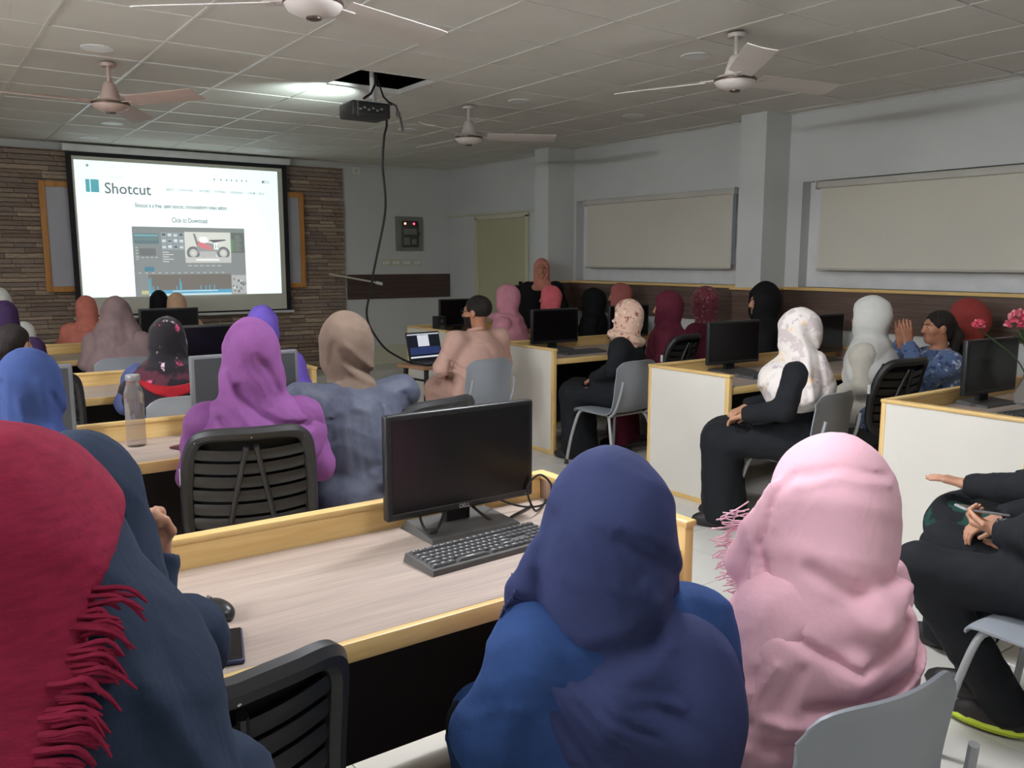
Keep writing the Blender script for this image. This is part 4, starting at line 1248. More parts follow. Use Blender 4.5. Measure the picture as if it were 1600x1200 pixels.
def hand_mesh(curl, spread=0.0, tcurl=0.0):
    xs = [-.030, -.010, .010, .029]; Ls = [.070, .078, .072, .057]
    segs = []
    for i in range(4):
        p = np.array([xs[i], .088, 0.0]); a = 0.0
        w = spread * (i - 1.5)
        ch = [p]
        for q, fr in enumerate((.45, .30, .25)):
            a += curl * (1.0, 1.1, .8)[q]
            p = p + Ls[i] * fr * np.array([math.sin(w) * math.cos(a), math.cos(w) * math.cos(a), -math.sin(a)])
            ch.append(p)
        segs.append(ch)
    def f(P):
        d = None
        for i in range(4):
            e = cone(P, (xs[i] * .6, .0, 0), (xs[i], .088, 0), .0145, .0125)
            d = e if d is None else smin(d, e, .014)
        d = smin(d, ell(P, (-.022, .035, -.006), (.018, .03, .016)), .012)
        for i in range(4):
            fd = None
            for q in range(3):
                e = cone(P, segs[i][q], segs[i][q + 1], .0092 - .0008 * q, .0085 - .0010 * q)
                fd = e if fd is None else smin(fd, e, .003)
            d = smin(d, fd, .0035)
        t0, t1, t2, t3 = (-.020, .02, -.006), (-.046, .045, -.014), (-.056 + .012 * tcurl, .074, -.020 - .01 * tcurl), (-.056 + .03 * tcurl, .098, -.024 - .016 * tcurl)
        th = smin(cone(P, t0, t1, .014, .0118), smin(cone(P, t1, t2, .0115, .0098), cone(P, t2, t3, .0098, .0080), .003), .004)
        d = smin(d, th, .008)
        return smin(d, cone(P, (0, -.05, 0), (0, .01, 0), .024, .025, (1.1, 1, .8)), .02)
    return nets(f, (-.085, -.05, -.105), (.065, .19, .04), .0042)
HANDS = {'relaxed': hand_mesh(.42, .03, .3), 'fist': hand_mesh(1.15, 0.0, 1.0), 'open': hand_mesh(.12, .10, 0.0), 'grip': hand_mesh(.75, 0.02, .6)}

def frame(p, d, n):
    """matrix: local +Y along d, local -Z toward n (palm side)"""
    y = Vector(d).normalized(); z = -(Vector(n) - y * Vector(n).dot(y)).normalized(); x = y.cross(z)
    m = Matrix((x, y, z)).transposed().to_4x4(); m.translation = Vector(p)
    return m

def wav(P, seed, fr):
    r = np.random.default_rng(seed)
    o = np.zeros(len(P), np.float32)
    for k in range(5):
        w = r.normal(size=3) * fr * (1 + .5 * k); o += np.sin(P @ w.astype(np.float32) + r.uniform(0, 6.28)) / (1 + .6 * k)
    return o / 2.4

PEOPLE_GROUP = 'people seated in the lab'
def person(label, x, y, ztop, a, top, hij=None, lean=.12, hyaw=0., hpitch=0., htilt=0., arms='lap', stand=False, res=(.026, .021, .013), skirt=None,
           style=None, hair=None, skin='skin', hands=None, shoes='shoe', seed=1, bulk=1.0, sleeve=None, extra=None, build_legs=True, yaw_t=0.0, side=0.0, hscale=1.0, shz=0.0):
    st = dict(cape=0.0, wrap=[], fold=.007, amp=1.0, bun=0.0, open=1.0, cap=1.0, tails=[], low=0.0, peak=0.0, veil=None, blobs=[], bands=[], creases=[], swag=.009, shw=1.0, sx=.03, neck=.084, diag=0.0, sfreq=8.5)
    st.update(style or {})
    top = M[top]; skirt_m = M[skirt] if skirt else top
    hz = .54 if not stand else .90
    s = (ztop - hz) / (.53 * math.cos(lean) + .125 * math.cos(lean / 2) + .135)
    sx = math.sin(side); sl, cl = math.sin(lean), math.cos(lean)
    ax = Vector((sx, sl, cl)).normalized()
    hip = Vector((0, 0, hz))
    def sp(t): return hip + ax * (t * s)
    hs = max(.92, min(1.06, s)) * hscale
    hc = sp(.53) + Vector((sx * .06, math.sin(lean / 2) * .125, math.cos(lean / 2) * .125)) * s
    Mh = Matrix.Translation(hc) @ Matrix.Rotation(az(hyaw), 4, 'Z') @ Matrix.Rotation(-math.radians(hpitch), 4, 'X') @ Matrix.Rotation(math.radians(htilt), 4, 'Y') @ Matrix.Scale(hs, 4)
    Mhi = np.array(Mh.inverted(), np.float32)
    # root so that the head lands on (x, y)
    ca, sa = math.cos(az(a)), math.sin(az(a))
    rx, ry = x - (ca * hc.x - sa * hc.y), y - (sa * hc.x + ca * hc.y)
    root = empty('person', (rx, ry, 0), az(a))
    tag(root, label, 'person', None if stand else PEOPLE_GROUP)
    b = bulk
    sho = [sp(.412 + shz) + Vector((q * .172 * s * b, -.005, 0)) for q in (-1, 1)]
    A = {'lap': [((-.235, .03, .76), (-.10, .24, .665)), ((.235, .03, .76), (.10, .24, .665))],
         'desk': [((-.25, .15 + sl * .3, .84), (-.13, .38 + sl * .3, .835)), ((.25, .15 + sl * .3, .84), (.13, .38 + sl * .3, .835))],
         'down': [((-.23, .0, hz + .18), (-.20, .10, hz - .05)), ((.23, .0, hz + .18), (.20, .10, hz - .05))]}
    ar = list(A[arms]) if isinstance(arms, str) else list(arms)
    # scale arm lengths softly: keep given points
    if stand:
        kn = [Vector((q * .10, .03, .48)) for q in (-1, 1)]; an = [Vector((q * .11, .0, .08)) for q in (-1, 1)]
        hp = [Vector((q * .09, 0, .88)) for q in (-1, 1)]
    else:
        hp = [Vector((q * .095, 0, .54)) for q in (-1, 1)]
        kn = [Vector((q * .115, .43, .525)) for q in (-1, 1)]; an = [Vector((q * .115, .40, .085)) for q in (-1, 1)]
        if extra and 'legs' in extra:
            kn, an = [Vector(v) for v in extra['legs'][0]], [Vector(v) for v in extra['legs'][1]]
    # sideways / up / toward-the-room axes used to lay out hand-placed drapery (u right, v up, w outward)
    tw = Vector((-x, -y, 0)).normalized(); rw_ = Vector((-tw.y, tw.x, 0))
    Rl = Matrix.Rotation(-az(a), 3, 'Z')
    AX = np.array([list(Rl @ rw_), [0, 0, 1], list(Rl @ tw)], np.float32)
    HC = np.array(hc, np.float32)
    def uvw(P): return (P - HC) @ AX.T
    def crease(d, W3, cr):
        m = np.clip((W3[:, 2] + .03) * 25, 0, 1)
        for pts, wd, am in cr:
            best = None
            for p0, p1 in zip(pts[:-1], pts[1:]):
                a0 = np.array(p0, np.float32); ab = np.array(p1, np.float32) - a0
                q = W3[:, :2] - a0
                t = np.clip((q @ ab) / (ab @ ab), 0, 1)
                e = ((q - t[:, None] * ab) ** 2).sum(1)
                best = e if best is None else np.minimum(best, e)
            r = np.sqrt(best) / wd
            d = d - am * m * np.maximum(0, 1 - r) ** 2 * (1 + 2 * np.minimum(r, 1))
        return d
    def base(P, g, skirted, ka=.035):
        d = ell(P, hip, (.175 * b + g, .135 * b + g, .12 + g))
        d = smin(d, ell(P, sp(.16), (.150 * b + g, .112 * b + g, .17 * s + g)), .06)
        d = smin(d, ell(P, sp(.29) + Vector((0, -.005, 0)), (.160 * b + g, .112 * b + g, .165 * s + g)), .06)
        d = smin(d, cone(P, sho[0], sho[1], .056 + g, .056 + g), .05)
        d = smin(d, cone(P, sp(.40), sp(.54), .085 + g, .050 + g), .06)
        for i in (0, 1):
            el, wr = ar[i]
            e = smin(cone(P, sho[i], el, .056 + g, .046 + g), cone(P, el, wr, .046 + g, .034 + g * .9), .03)
            d = smin(d, e, ka)
        if build_legs:
            L = None
            for i in (0, 1):
                e = smin(cone(P, hp[i], kn[i], .088 + g, .068 + g), cone(P, kn[i], an[i], .064 + g, .045 + g * 1.6), .04)
                L = e if L is None else smin(L, e, .10 if skirted else .02)
            if skirted:
                L = smin(L, cone(P, (kn[0] + kn[1]) / 2, (an[0] + an[1]) / 2 + Vector((0, 0, -.03)), .10 + g, .12 + g, (1.25, 1, 1)), .08)
            d = smin(d, L, .06)
        return d
    lo = (-.42, -.32, .0); hi = (.42, .62, sp(.60).z + .06)
    if extra and 'box' in extra: lo, hi = extra['box']
    # ---- body: one continuous skin mesh with head and hands
    parts = []
    V, F = nets(lambda P: base(P, -.012, False), lo, hi, res[0]); parts.append((V, F, 0))
    HV, HF = HEAD_HI if res[2] < .010 else HEAD_LO
    parts.append((xf(HV, Mh), HF, 0))
    for V, F, mi in FACE: parts.append((xf(V, Mh), F, mi))
    hp_ = hands or ('relaxed', 'relaxed')
    for i in (0, 1):
        el, wr = Vector(ar[i][0]), Vector(ar[i][1])
        hd = hp_[i]
        if isinstance(hd, str): hd = (hd, tuple((wr - el).normalized() + Vector((0, 0, -.15))), (0, 0, -1))
        kind, dr, pn = hd
        HVx, HFx = HANDS[kind]
        mv = frame(wr + Vector(dr).normalized() * .012, dr, pn) @ Matrix.Scale(.93, 4)
        VV = HVx.copy(); FF = HFx
        if i == 0: VV[:, 0] *= -1; FF = HFx[:, ::-1]
        parts.append((xf(VV, mv), FF, 0))
    body = ob('body', np_mesh('body', parts, [M[skin], M['eyew'], M['dark'], M['lip']]), root)
    # ---- robe or shirt
    g = .016
    def dress(P):
        d = base(P, g, skirt != 'trousers' and not (extra and extra.get('trousers')), .065)
        n0 = wav(P, seed, 7.0)
        d = d + .004 * wav(P, seed + 5, 13.0) * st['amp']
        ph = 34 * P[:, 0] * (1 + .2 * n0) + 5 * n0 + 7 * P[:, 2]
        d = d + .0055 * (np.abs(np.sin(ph * .5)) ** .6 - .7) * st['amp']
        ph2 = 60 * (P[:, 2] + .6 * P[:, 1]) + 7 * n0 + seed
        d = d - .0035 * np.maximum(0, np.sin(ph2)) ** 2 * st['amp']
        if extra and 'creases' in extra: d = crease(d, uvw(P), extra['creases'])
        # cuffs and neckline end cleanly
        for i in (0, 1):
            wr = np.array(ar[i][1], np.float32); dd = wr - np.array(ar[i][0], np.float32); dd /= np.linalg.norm(dd)
            near = ((P - wr) @ dd)
            dist = np.linalg.norm(P - wr, axis=1)
            d = np.where(dist < .11, np.maximum(d, near - .012), d)
        qn = P - np.array(sp(.505), np.float32); al = qn @ np.array(ax, np.float32)
        rad = np.sqrt(np.maximum(0, (qn * qn).sum(1) - al * al))
        d = np.where(rad < .125, np.maximum(d, al), d)
        return np.maximum(d, .03 - P[:, 2])
    V, F = nets(dress, lo, hi, res[1])
    nm = (extra or {}).get('dress_name', 'robe')
    dr_o = ob(nm, np_mesh(nm, [(V, F, 0)], [top]), root)
    if skirt:
        def legs(P):
            L = None
            for i in (0, 1):
                e = smin(cone(P, hp[i], kn[i], .108, .088), cone(P, kn[i], an[i], .084, .072), .04)
                L = e if L is None else smin(L, e, .05)
            return np.maximum(L + .004 * wav(P, seed + 2, 18.0), np.maximum(.05 - P[:, 2], .02 - P[:, 1]))
        V, F = nets(legs, (-.35, -.05, .0), (.35, .62, .72), res[1])
        ob('skirt', np_mesh('skirt', [(V, F, 0)], [skirt_m]), root)
    # ---- headscarf
    if hij:
        hc_ = np.array(hc, np.float32); nb = sp(.455)
        def scarf(P):
            Q = P @ Mhi[:3, :3].T + Mhi[:3, 3]
            c = st['cap']
            d = ell(Q, (0, -.014, .018), (.097 * c, .120 * c, .125 * c)) * hs
            if st['peak']: d = smin(d, ell(Q, (0, -.02, .075), (.055, .07, .075 + st['peak'])) * hs, .05)
            d = smin(d, ell(Q, (0, .0, -.06), (.088 * c, .105 * c, .095)) * hs, .04)
            if st['bun']: d = smin(d, ell(Q, (0, -.085, -.01), (.065, .05 + st['bun'], .065)) * hs, .05)
            d = smin(d, cone(P, hc + Vector((0, -.012, -.06)), nb + Vector((0, -.01, .03)), st['neck'] * c, .095), .035)
            if st['veil']: d = smin(d, ell(Q, (st['veil'][4], st['veil'][5], st['veil'][3]), st['veil'][:3]) * hs, .05)
            # shoulder part
            d = smin(d, ell(P, nb + Vector((0, .0, -.02)), (.170 * b * s * st['shw'], .122, .072)), .045)
            if st['cape']:
                cp = st['cape']
                d = smin(d, ell(P, sp(.36), (.225 * b, .160, .16)), .06)
                d = smin(d, ell(P, sp(.36 - cp * .5), (.25 * b, .175, cp * .62)), .10)
                d = np.maximum(d, -(P[:, 2] - (sp(.40).z - cp - .05 + .04 * np.sin(P[:, 0] * 9 + seed))))
            for (c0, rxx, ryy, tb, tx, ty) in st['wrap']:
                d = smin(d, ring(P, hc + Vector(c0), rxx, ryy, tb, tx, ty), .016)
            for (p0, p1, r0, r1, fl) in st['tails']:
                d = smin(d, cone(P, hc + Vector(p0), hc + Vector(p1), r0, r1, fl), .03)
            W3 = uvw(P)
            for (u, v, w_, ru, rv_, rw2, k_) in st['blobs']:
                d = smin(d, ell(W3, (u, v, w_), (ru, rv_, rw2)), k_)
            for (pts, r0, k_) in st['bands']:
                e = None
                for p0, p1 in zip(pts[:-1], pts[1:]):
                    c1 = cone(W3, p0[:3], p1[:3], p0[3], p1[3], r0)
                    e = c1 if e is None else smin(e, c1, .02)
                d = smin(d, e, k_)
            d = crease(d, W3, st['creases'])
            # folds
            q = P - hc_
            an_ = np.arctan2(q[:, 0], -q[:, 1]); zz = q[:, 2]
            low = np.clip((-zz - .03) * 7, 0, 1)
            n1 = wav(P, seed + 3, 9.0)
            f = st['fold']
            xx = q[:, 0] - st['sx']
            lw = np.clip((-zz - .10) * 12, 0, 1)
            ph = 6.2832 * st['sfreq'] * (zz + 1.5 * xx * xx + st['diag'] * xx + .012 * n1) + seed
            d = d - st['swag'] * lw * (np.abs(np.sin(ph * .5)) ** .75 - .6)
            ph = 8 * an_ + 2.4 * n1 + 6 * zz + seed
            d = d + f * .55 * low * (np.abs(np.sin(ph * .5)) ** .7 - .6)
            up = 1 - lw
            ph = 6.2832 * 11 * (zz * .8 + .05 * an_ + .016 * n1 + .35 * q[:, 1]) + seed
            d = d - f * .38 * up * np.maximum(0, np.sin(ph)) ** 3
            d = d + f * .30 * wav(P, seed + 9, 20.0)
            # face opening
            if st['open'] > 0:
                o = st['open']
                fo = ell(Q, (0, .118, -.012), (.060 * o, .085, .090 * o)) * hs
                d = smax(d, -fo, .012)
            return d
        zlo = sp(.40).z - max(.10, st['cape'] + .12) - st['low']
        ext = .30 + .05 * (st['cape'] > 0)
        l2 = (min(hc.x, 0) - ext, min(hc.y, 0) - .30, max(zlo, .05)); h2 = (max(hc.x, 0) + ext, max(hc.y, 0) + .28, hc.z + .20)
        V, F = nets(scarf, l2, h2, res[2])
        ob('headscarf', np_mesh('headscarf', [(V, F, 0)], [M[hij]]), root)
    if hair:
        def hf(P):
            d = ell(P, (0, -.022, .036), (.084, .102, .092)) + .0022 * np.sin(120 * P[:, 0]) * np.cos(40 * P[:, 2])
            if hair == 'short':
                d = smax(d, -ell(P, (0, .10, -.03), (.068, .085, .098)), .012)
                d = smax(d, -(P[:, 2] + .055 + .25 * (P[:, 1])), .02)
                d = smax(d, -ell(P, (.085, .012, -.025), (.03, .030, .042)), .006); d = smax(d, -ell(P, (-.085, .012, -.025), (.03, .030, .042)), .006)
            else:
                d = smax(d, -ell(P, (0, .105, -.03), (.064, .075, .098)), .012)
                d = smin(d, ell(P, (0, -.07, -.03), (.06, .05, .07)), .03)
                if hair == 'pony':
                    d = smin(d, cone(P, (0, -.11, .02), (.0, -.15, -.06), .035, .04), .03)
                    d = smin(d, cone(P, (.0, -.15, -.06), (.0, -.13, -.22), .04, .028), .04)
                if hair == 'bun':
                    d = smin(d, ell(P, (0, -.115, -.01), (.06, .05, .055)), .02)
                d = smax(d, -ell(P, (.085, .0, -.015), (.03, .024, .036)), .006); d = smax(d, -ell(P, (-.085, .0, -.015), (.03, .024, .036)), .006)
            return d
        V, F = nets(hf, (-.12, -.22, -.28), (.12, .14, .16), .0075)
        ob('hair', np_mesh('hair', [(xf(V, Mh), F, 0)], [M['hair']]), root)
    # shoes
    for i in (0, 1):
        if not build_legs: break
        p = an[i]
        sm_ = MB().ball((p.x, p.y + .055, .035), (.045, .125, .055), 14, 8)
        sm_.v = [(v[0], v[1], max(v[2], 0.002)) for v in sm_.v]
        so_ = sm_.build('shoe', M[shoes], root, True)
    return dict(root=root, hc=hc, Mh=Mh, sp=sp, s=s, sho=sho, scarf=scarf if hij else None, box=(l2, h2) if hij else None, base=base, dress=dress)

# ------------------------------------------------------------------ clothes
def cl(n, rgb, **k): M[n] = cloth(n, srgb(*rgb), **k)
cl('c_navy', (38, 50, 70)); cl('c_indigo', (48, 55, 92), var=.08); cl('c_denim', (42, 68, 116), var=.16); cl('c_pink', (240, 188, 202), var=.05, sheen=.15)
cl('c_black', (28, 30, 34), sheen=.12); cl('c_black2', (20, 20, 23), sheen=.1); cl('c_purple', (128, 76, 132)); cl('c_brown', (120, 102, 90)); cl('c_royal', (54, 72, 122))
M['c_slate'] = cloth('c_slate', srgb(78, 82, 98), var=.14, sheen=.1, rough=.55, streak=(2, 2, 1))
cl('c_peach', (200, 162, 148), var=.06); cl('c_taupe', (140, 118, 118)); cl('c_salmon', (206, 124, 108)); cl('c_tan', (204, 168, 136)); cl('c_violet', (112, 90, 188)); cl('c_plum', (66, 46, 84))
cl('c_mauve', (206, 142, 158)); cl('c_dusty', (196, 128, 112)); cl('c_coral', (226, 112, 120)); cl('c_rose', (168, 98, 92)); cl('c_maroon', (98, 36, 54)); cl('c_redbrown', (148, 60, 56)); cl('c_white', (226, 226, 220), var=.04)
cl('c_cream', (222, 216, 202), var=.04); cl('c_navygrey', (74, 82, 124)); cl('c_green', (32, 66, 58)); cl('c_crimson', (136, 28, 58), streak=(3, 3, 12), var=.2); cl('c_red', (150, 26, 36)); cl('c_offwhite', (226, 214, 204), var=.05)
M['c_floral_black'] = floral('c_floral_black', srgb(30, 26, 32), [(srgb(214, 84, 128), 9.0, .62), (srgb(226, 190, 208), 13.0, .64), (srgb(80, 36, 50), 5.0, .6)])
M['c_floral_tan'] = floral('c_floral_tan', srgb(226, 190, 168), [(srgb(160, 96, 84), 30.0, .58), (srgb(246, 224, 206), 22.0, .6), (srgb(120, 70, 64), 42.0, .64)])
M['c_floral_white'] = floral('c_floral_white', srgb(230, 222, 216), [(srgb(204, 192, 190), 10.0, .52), (srgb(234, 208, 176), 12.0, .6), (srgb(186, 176, 182), 16.0, .64)])
M['c_maroon_print'] = floral('c_maroon_print', srgb(110, 50, 60), [(srgb(160, 108, 104), 38.0, .58), (srgb(66, 28, 38), 26.0, .6)])
M['c_blueprint'] = floral('c_blueprint', srgb(84, 104, 140), [(srgb(182, 190, 206), 22.0, .58), (srgb(48, 60, 96), 18.0, .58)])
M['neon'] = simple('neon_sole', srgb(206, 226, 60), .5)

def face(x, y, off=0.): return math.degrees(math.atan2(2.7 - x, 10.4 - y)) + off
N1 = (.020, .0105, .0072); N2 = (.024, .015, .0095); N3 = (.028, .021, .0135)

# --- near row
P3 = person('woman in an indigo headscarf and blue denim shirt, nearest the camera', 1.0, 1.09, 1.225, face(1.0, 1.1, 6), 'c_denim', 'c_indigo', lean=.08, res=N1, seed=4, hyaw=-4, skirt='c_black',
    style=dict(fold=.006, cap=1.05, neck=.09, swag=0.0, low=.28, shw=.85,
        blobs=[(-.010, -.005, .0, .116, .128, .125, .03), (-.014, .075, 0, .05, .052, .05, .05), (-.014, -.125, .01, .138, .150, .125, .05), (.0, -.24, .03, .145, .11, .135, .04), (.02, -.42, .10, .13, .16, .085, .05), (.15, -.33, .03, .095, .17, .13, .05)],
        bands=[([(-.15, -.165, .03, .030), (-.10, -.205, .115, .048), (.0, -.28, .150, .052), (.13, -.34, .12, .050)], None, .012),
               ([(-.115, -.235, .12, .03), (-.03, -.345, .150, .04), (.09, -.42, .15, .045)], None, .012),
               ([(-.125, -.04, .04, .022), (-.160, -.11, .05, .024), (-.170, -.18, .05, .016)], None, .025)],
        creases=[([(-.14, -.165), (-.05, -.20), (.05, -.17), (.12, -.12)], .045, -.020), ([(-.13, -.17), (-.05, -.25), (.03, -.315)], .012, -.009), ([(-.12, -.165), (-.01, -.25), (.08, -.30)], .011, -.008),
                 ([(-.13, -.19), (-.08, -.28), (-.01, -.36)], .012, -.010), ([(-.10, -.16), (.03, -.235), (.12, -.26)], .012, .007), ([(.02, .02), (.09, -.03), (.12, -.10)], .022, -.007),
                 ([(-.06, .02), (.0, -.05), (.03, -.12)], .04, .006), ([(.06, -.06), (.09, -.13), (.10, -.17)], .02, .008), ([(-.10, .03), (-.13, -.05), (-.12, -.13)], .018, -.007),
                 ([(.0, -.38), (.03, -.50)], .015, -.010), ([(.06, -.38), (.09, -.50)], .015, -.010), ([(-.05, -.36), (-.06, -.50)], .015, -.010)]), bulk=1.02,
    extra=dict(creases=[([(-.31, -.30), (-.25, -.305), (-.18, -.27), (-.10, -.26)], .007, .006), ([(-.31, -.30), (-.295, -.40), (-.29, -.52)], .006, .006), ([(-.27, -.42), (-.15, -.40)], .02, -.005), ([(-.25, -.50), (-.12, -.47)], .02, .005)]))
P4 = person('woman in a pale pink headscarf on a grey chair in the foreground', 1.465, .968, 1.222, face(1.46, .97, -4), 'c_pink', 'c_pink', lean=.02, res=N1, seed=11, hyaw=-4, skirt='c_black',
    style=dict(fold=.005, cap=1.05, neck=.088, swag=0.0, low=.35, shw=.9,
        blobs=[(.012, -.005, .0, .120, .120, .128, .03), (.012, -.09, .01, .122, .095, .125, .04), (-.02, -.37, .02, .205, .20, .17, .07), (.08, -.27, .0, .105, .11, .13, .05), (-.095, -.08, .05, .045, .10, .05, .03)],
        bands=[([(-.02, -.16, .05, .085), (-.075, -.27, .11, .105), (-.115, -.44, .11, .125)], None, .08), ([(-.09, -.185, .09, .030), (.0, -.215, .125, .040), (.09, -.185, .115, .045), (.145, -.155, .05, .026)], None, .022),
               ([(-.06, -.26, .11, .03), (.05, -.29, .14, .045), (.13, -.265, .08, .04)], None, .03),
               ([(-.10, .03, .06, .012), (-.125, -.06, .07, .034), (-.145, -.13, .06, .040), (-.10, -.22, .08, .02)], (1, 1, .5), .012)],
        creases=[([(-.10, .01), (-.06, .065), (.02, .09), (.10, .075)], .010, -.006), ([(-.06, .045), (.02, .075), (.11, .06)], .012, .005), ([(-.085, -.185), (-.02, -.225), (.05, -.265), (.08, -.275)], .014, -.014),
                 ([(-.02, -.10), (.05, -.13), (.10, -.165)], .028, -.010), ([(.165, -.15), (.15, -.22), (.09, -.265)], .016, -.012), ([(.195, -.22), (.17, -.29), (.09, -.335), (-.01, -.34)], .018, -.014),
                 ([(.19, -.28), (.14, -.345), (.04, -.38), (-.08, -.37)], .020, .010), ([(.16, -.36), (.05, -.42), (-.08, -.42)], .022, -.010), ([(-.07, -.26), (-.11, -.33), (-.15, -.47)], .014, .006), ([(-.03, -.27), (-.07, -.36), (-.10, -.48)], .024, -.007),
                 ([(-.10, .0), (-.115, -.08), (-.095, -.17)], .012, -.012), ([(-.14, -.07), (-.13, -.16)], .010, .008), ([(-.18, -.36), (-.12, -.38)], .02, -.006), ([(-.19, -.42), (-.12, -.43)], .02, .006)]), bulk=.93)
P2 = person('woman in a navy cape leaning on the nearest desk, chin in hand', .222, 1.61, 1.265, 8, 'c_navy', 'c_navy', lean=.50, res=N1, seed=23, hyaw=6, hpitch=14,
    arms=[((-.28, .34, .83), (-.10, .50, .93)), ((.085, .38, .825), (.125, .44, .985))], hands=('fist', ('fist', (-.15, .05, 1), (-.3, -1, .2))),
    style=dict(fold=.006, cape=.42, cap=1.10, swag=0.0, blobs=[(.0, -.13, .02, .125, .15, .13, .06)],
        creases=[([(-.06, .10), (.0, .06), (.05, -.04)], .012, .005), ([(-.09, .07), (-.03, .0), (.0, -.10)], .014, .006), ([(.0, .10), (.05, .03), (.07, -.05)], .012, -.005), ([(-.05, .03), (.01, -.06), (.02, -.13)], .014, -.005)]), bulk=.80,
    extra=dict(creases=[([(-.05, -.14), (.03, -.22), (.05, -.36)], .018, .007), ([(.0, -.13), (.08, -.20), (.15, -.25)], .014, -.008), ([(.03, -.15), (.09, -.165), (.15, -.22)], .014, .007), ([(-.10, -.16), (-.05, -.28), (-.04, -.40)], .018, -.006), ([(.03, -.25), (.09, -.27), (.14, -.28)], .012, -.006)]))
P1 = person('woman at the left edge in a navy robe, crimson fringed shawl over her head', .055, .92, 1.415, 8, 'c_navy', 'c_navy', lean=.10, res=N1, seed=31,
    style=dict(fold=.006, cap=1.02, cape=.30, swag=0.0, bands=[([(0, .0, 0, .105), (.02, -.12, .03, .165), (.02, -.34, .06, .20)], None, .05)], creases=[([(.10, -.05), (.14, -.14), (.19, -.24)], .02, .012), ([(.06, -.12), (.11, -.22), (.14, -.33)], .025, -.010)]), bulk=.84)
# crimson shawl: the scarf surface a little larger, cut along a slanting edge
_h = P1['hc']
def shawl(P):
    d = P1['scarf'](P) - .012
    d = smin(d, ell(P, P1['sp'](.34), (.20, .165, .26)), .06)
    cut = (P[:, 0] - _h.x - .085) - .42 * (P[:, 2] - _h.z - .03) + .006 * np.sin(55 * P[:, 2])
    return np.maximum(d, cut * .92)
V, F = nets(shawl, (-.32, -.30, .75), (.30, .28, _h.z + .20), .0085)
ob('shawl', np_mesh('shawl', [(V, F, 0)], [M['c_crimson']]), P1['root'])
cutv = np.abs((V[:, 0] - _h.x - .085) - .42 * (V[:, 2] - _h.z - .03))
sel = V[(cutv < .012) & (V[:, 1] < .02)]
random.seed(8)
for zt in np.arange(_h.z + .04, 0.86, -.0068):
    c_ = sel[np.abs(sel[:, 2] - zt) < .012]
    if not len(c_): continue
    p_ = Vector([float(q) for q in c_[np.argmin(c_[:, 1])]])
    for q in range(4):
        L_ = random.uniform(.022, .046); pp = p_ + Vector((0, random.uniform(-.003, .003), random.uniform(-.006, .006)))
        a1 = random.uniform(-.35, .15); a2 = random.uniform(.4, 1.1)
        MB().tube(catmull([pp + Vector((-.012, .004, 0)), pp, pp + Vector((L_ * .55, -.004, L_ * a1 * .5)), pp + Vector((L_ * random.uniform(.75, 1), -.001, -L_ * a2 * .6))], 3), [.0026] * 6 + [.0024, .0022, .0018, .0010], 5).build('tassel', M['c_crimson'], P1['root'], True)
def strands(pr, pts, mat, n, L, rad, seedv, name='tassel', spread=.01, drop=(0, 0, -1), jit=.3):
    rr = random.Random(seedv)
    R = pr['root'].matrix_basis
    tw = Vector((-R.translation.x, -R.translation.y, 0)).normalized(); rv = Vector((-tw.y, tw.x, 0)); Ri = R.to_3x3().inverted()
    def loc(p): return pr['hc'] + Ri @ (rv * p[0] + Vector((0, 0, 1)) * p[1] + tw * p[2])
    for k in range(n):
        t = k / max(1, n - 1) * (len(pts) - 1); i = min(int(t), len(pts) - 2); f = t - i
        p = [pts[i][q] + (pts[i + 1][q] - pts[i][q]) * f for q in range(3)]
        l = L * rr.uniform(.7, 1.2)
        d = [drop[q] + rr.uniform(-jit, jit) for q in range(3)]
        m1 = [p[q] + d[q] * l * .5 + rr.uniform(-.15, .15) * l for q in range(3)]; m2 = [p[q] + d[q] * l for q in range(3)]
        d0 = [p[q] - d[q] * .02 for q in range(3)]
        MB().tube(catmull([loc(d0), loc(p), loc(m1), loc(m2)], 3), rad, 5).build(name, mat, pr['root'], True)
strands(P3, [(-.165, -.10, .075), (-.188, -.14, .07), (-.172, -.18, .07)], M['c_indigo'], 16, .10, .0022, 3, jit=.18)
strands(P3, [(-.13, -.29, .13), (-.10, -.34, .135), (-.09, -.42, .12)], M['c_indigo'], 12, .07, .0025, 5, drop=(-.2, -1, 0), jit=.2)
strands(P4, [(-.168, -.02, .06), (-.185, -.08, .06), (-.185, -.14, .06), (-.155, -.20, .07), (-.115, -.24, .08)], M['c_pink'], 60, .022, .0016, 9, drop=(-.9, -.35, 0), jit=.6)

# --- second row
person('woman in a purple headscarf and shawl in the second row', 1.095, 3.30, 1.335, face(1.1, 3.3), 'c_purple', 'c_purple', lean=.16, res=N2, seed=41, hyaw=4, skirt='c_black',
    style=dict(fold=.006, cap=1.12, cape=.14, swag=0.0, shw=1.1, low=.1, blobs=[(.0, -.10, .02, .125, .12, .12, .04), (.16, -.30, .02, .12, .08, .12, .04), (-.14, -.34, .0, .14, .13, .14, .05)],
        bands=[([(-.12, -.20, .08, .04), (.0, -.26, .14, .05), (.13, -.25, .10, .05), (.22, -.29, .03, .04)], None, .02)],
        creases=[([(-.05, -.10), (.02, -.20), (.10, -.25), (.20, -.26)], .028, -.020), ([(-.10, -.05), (-.06, -.17), (.02, -.28), (.12, -.31)], .025, .012), ([(-.04, .0), (.02, -.08), (.06, -.16)], .022, .009), ([(.02, .02), (.07, -.06), (.10, -.14)], .022, -.010), ([(-.12, -.22), (-.04, -.33), (.08, -.37)], .03, -.014), ([(-.15, -.26), (-.17, -.42)], .018, .009), ([(-.05, -.30), (-.03, -.45)], .018, -.010)]), bulk=1.02)
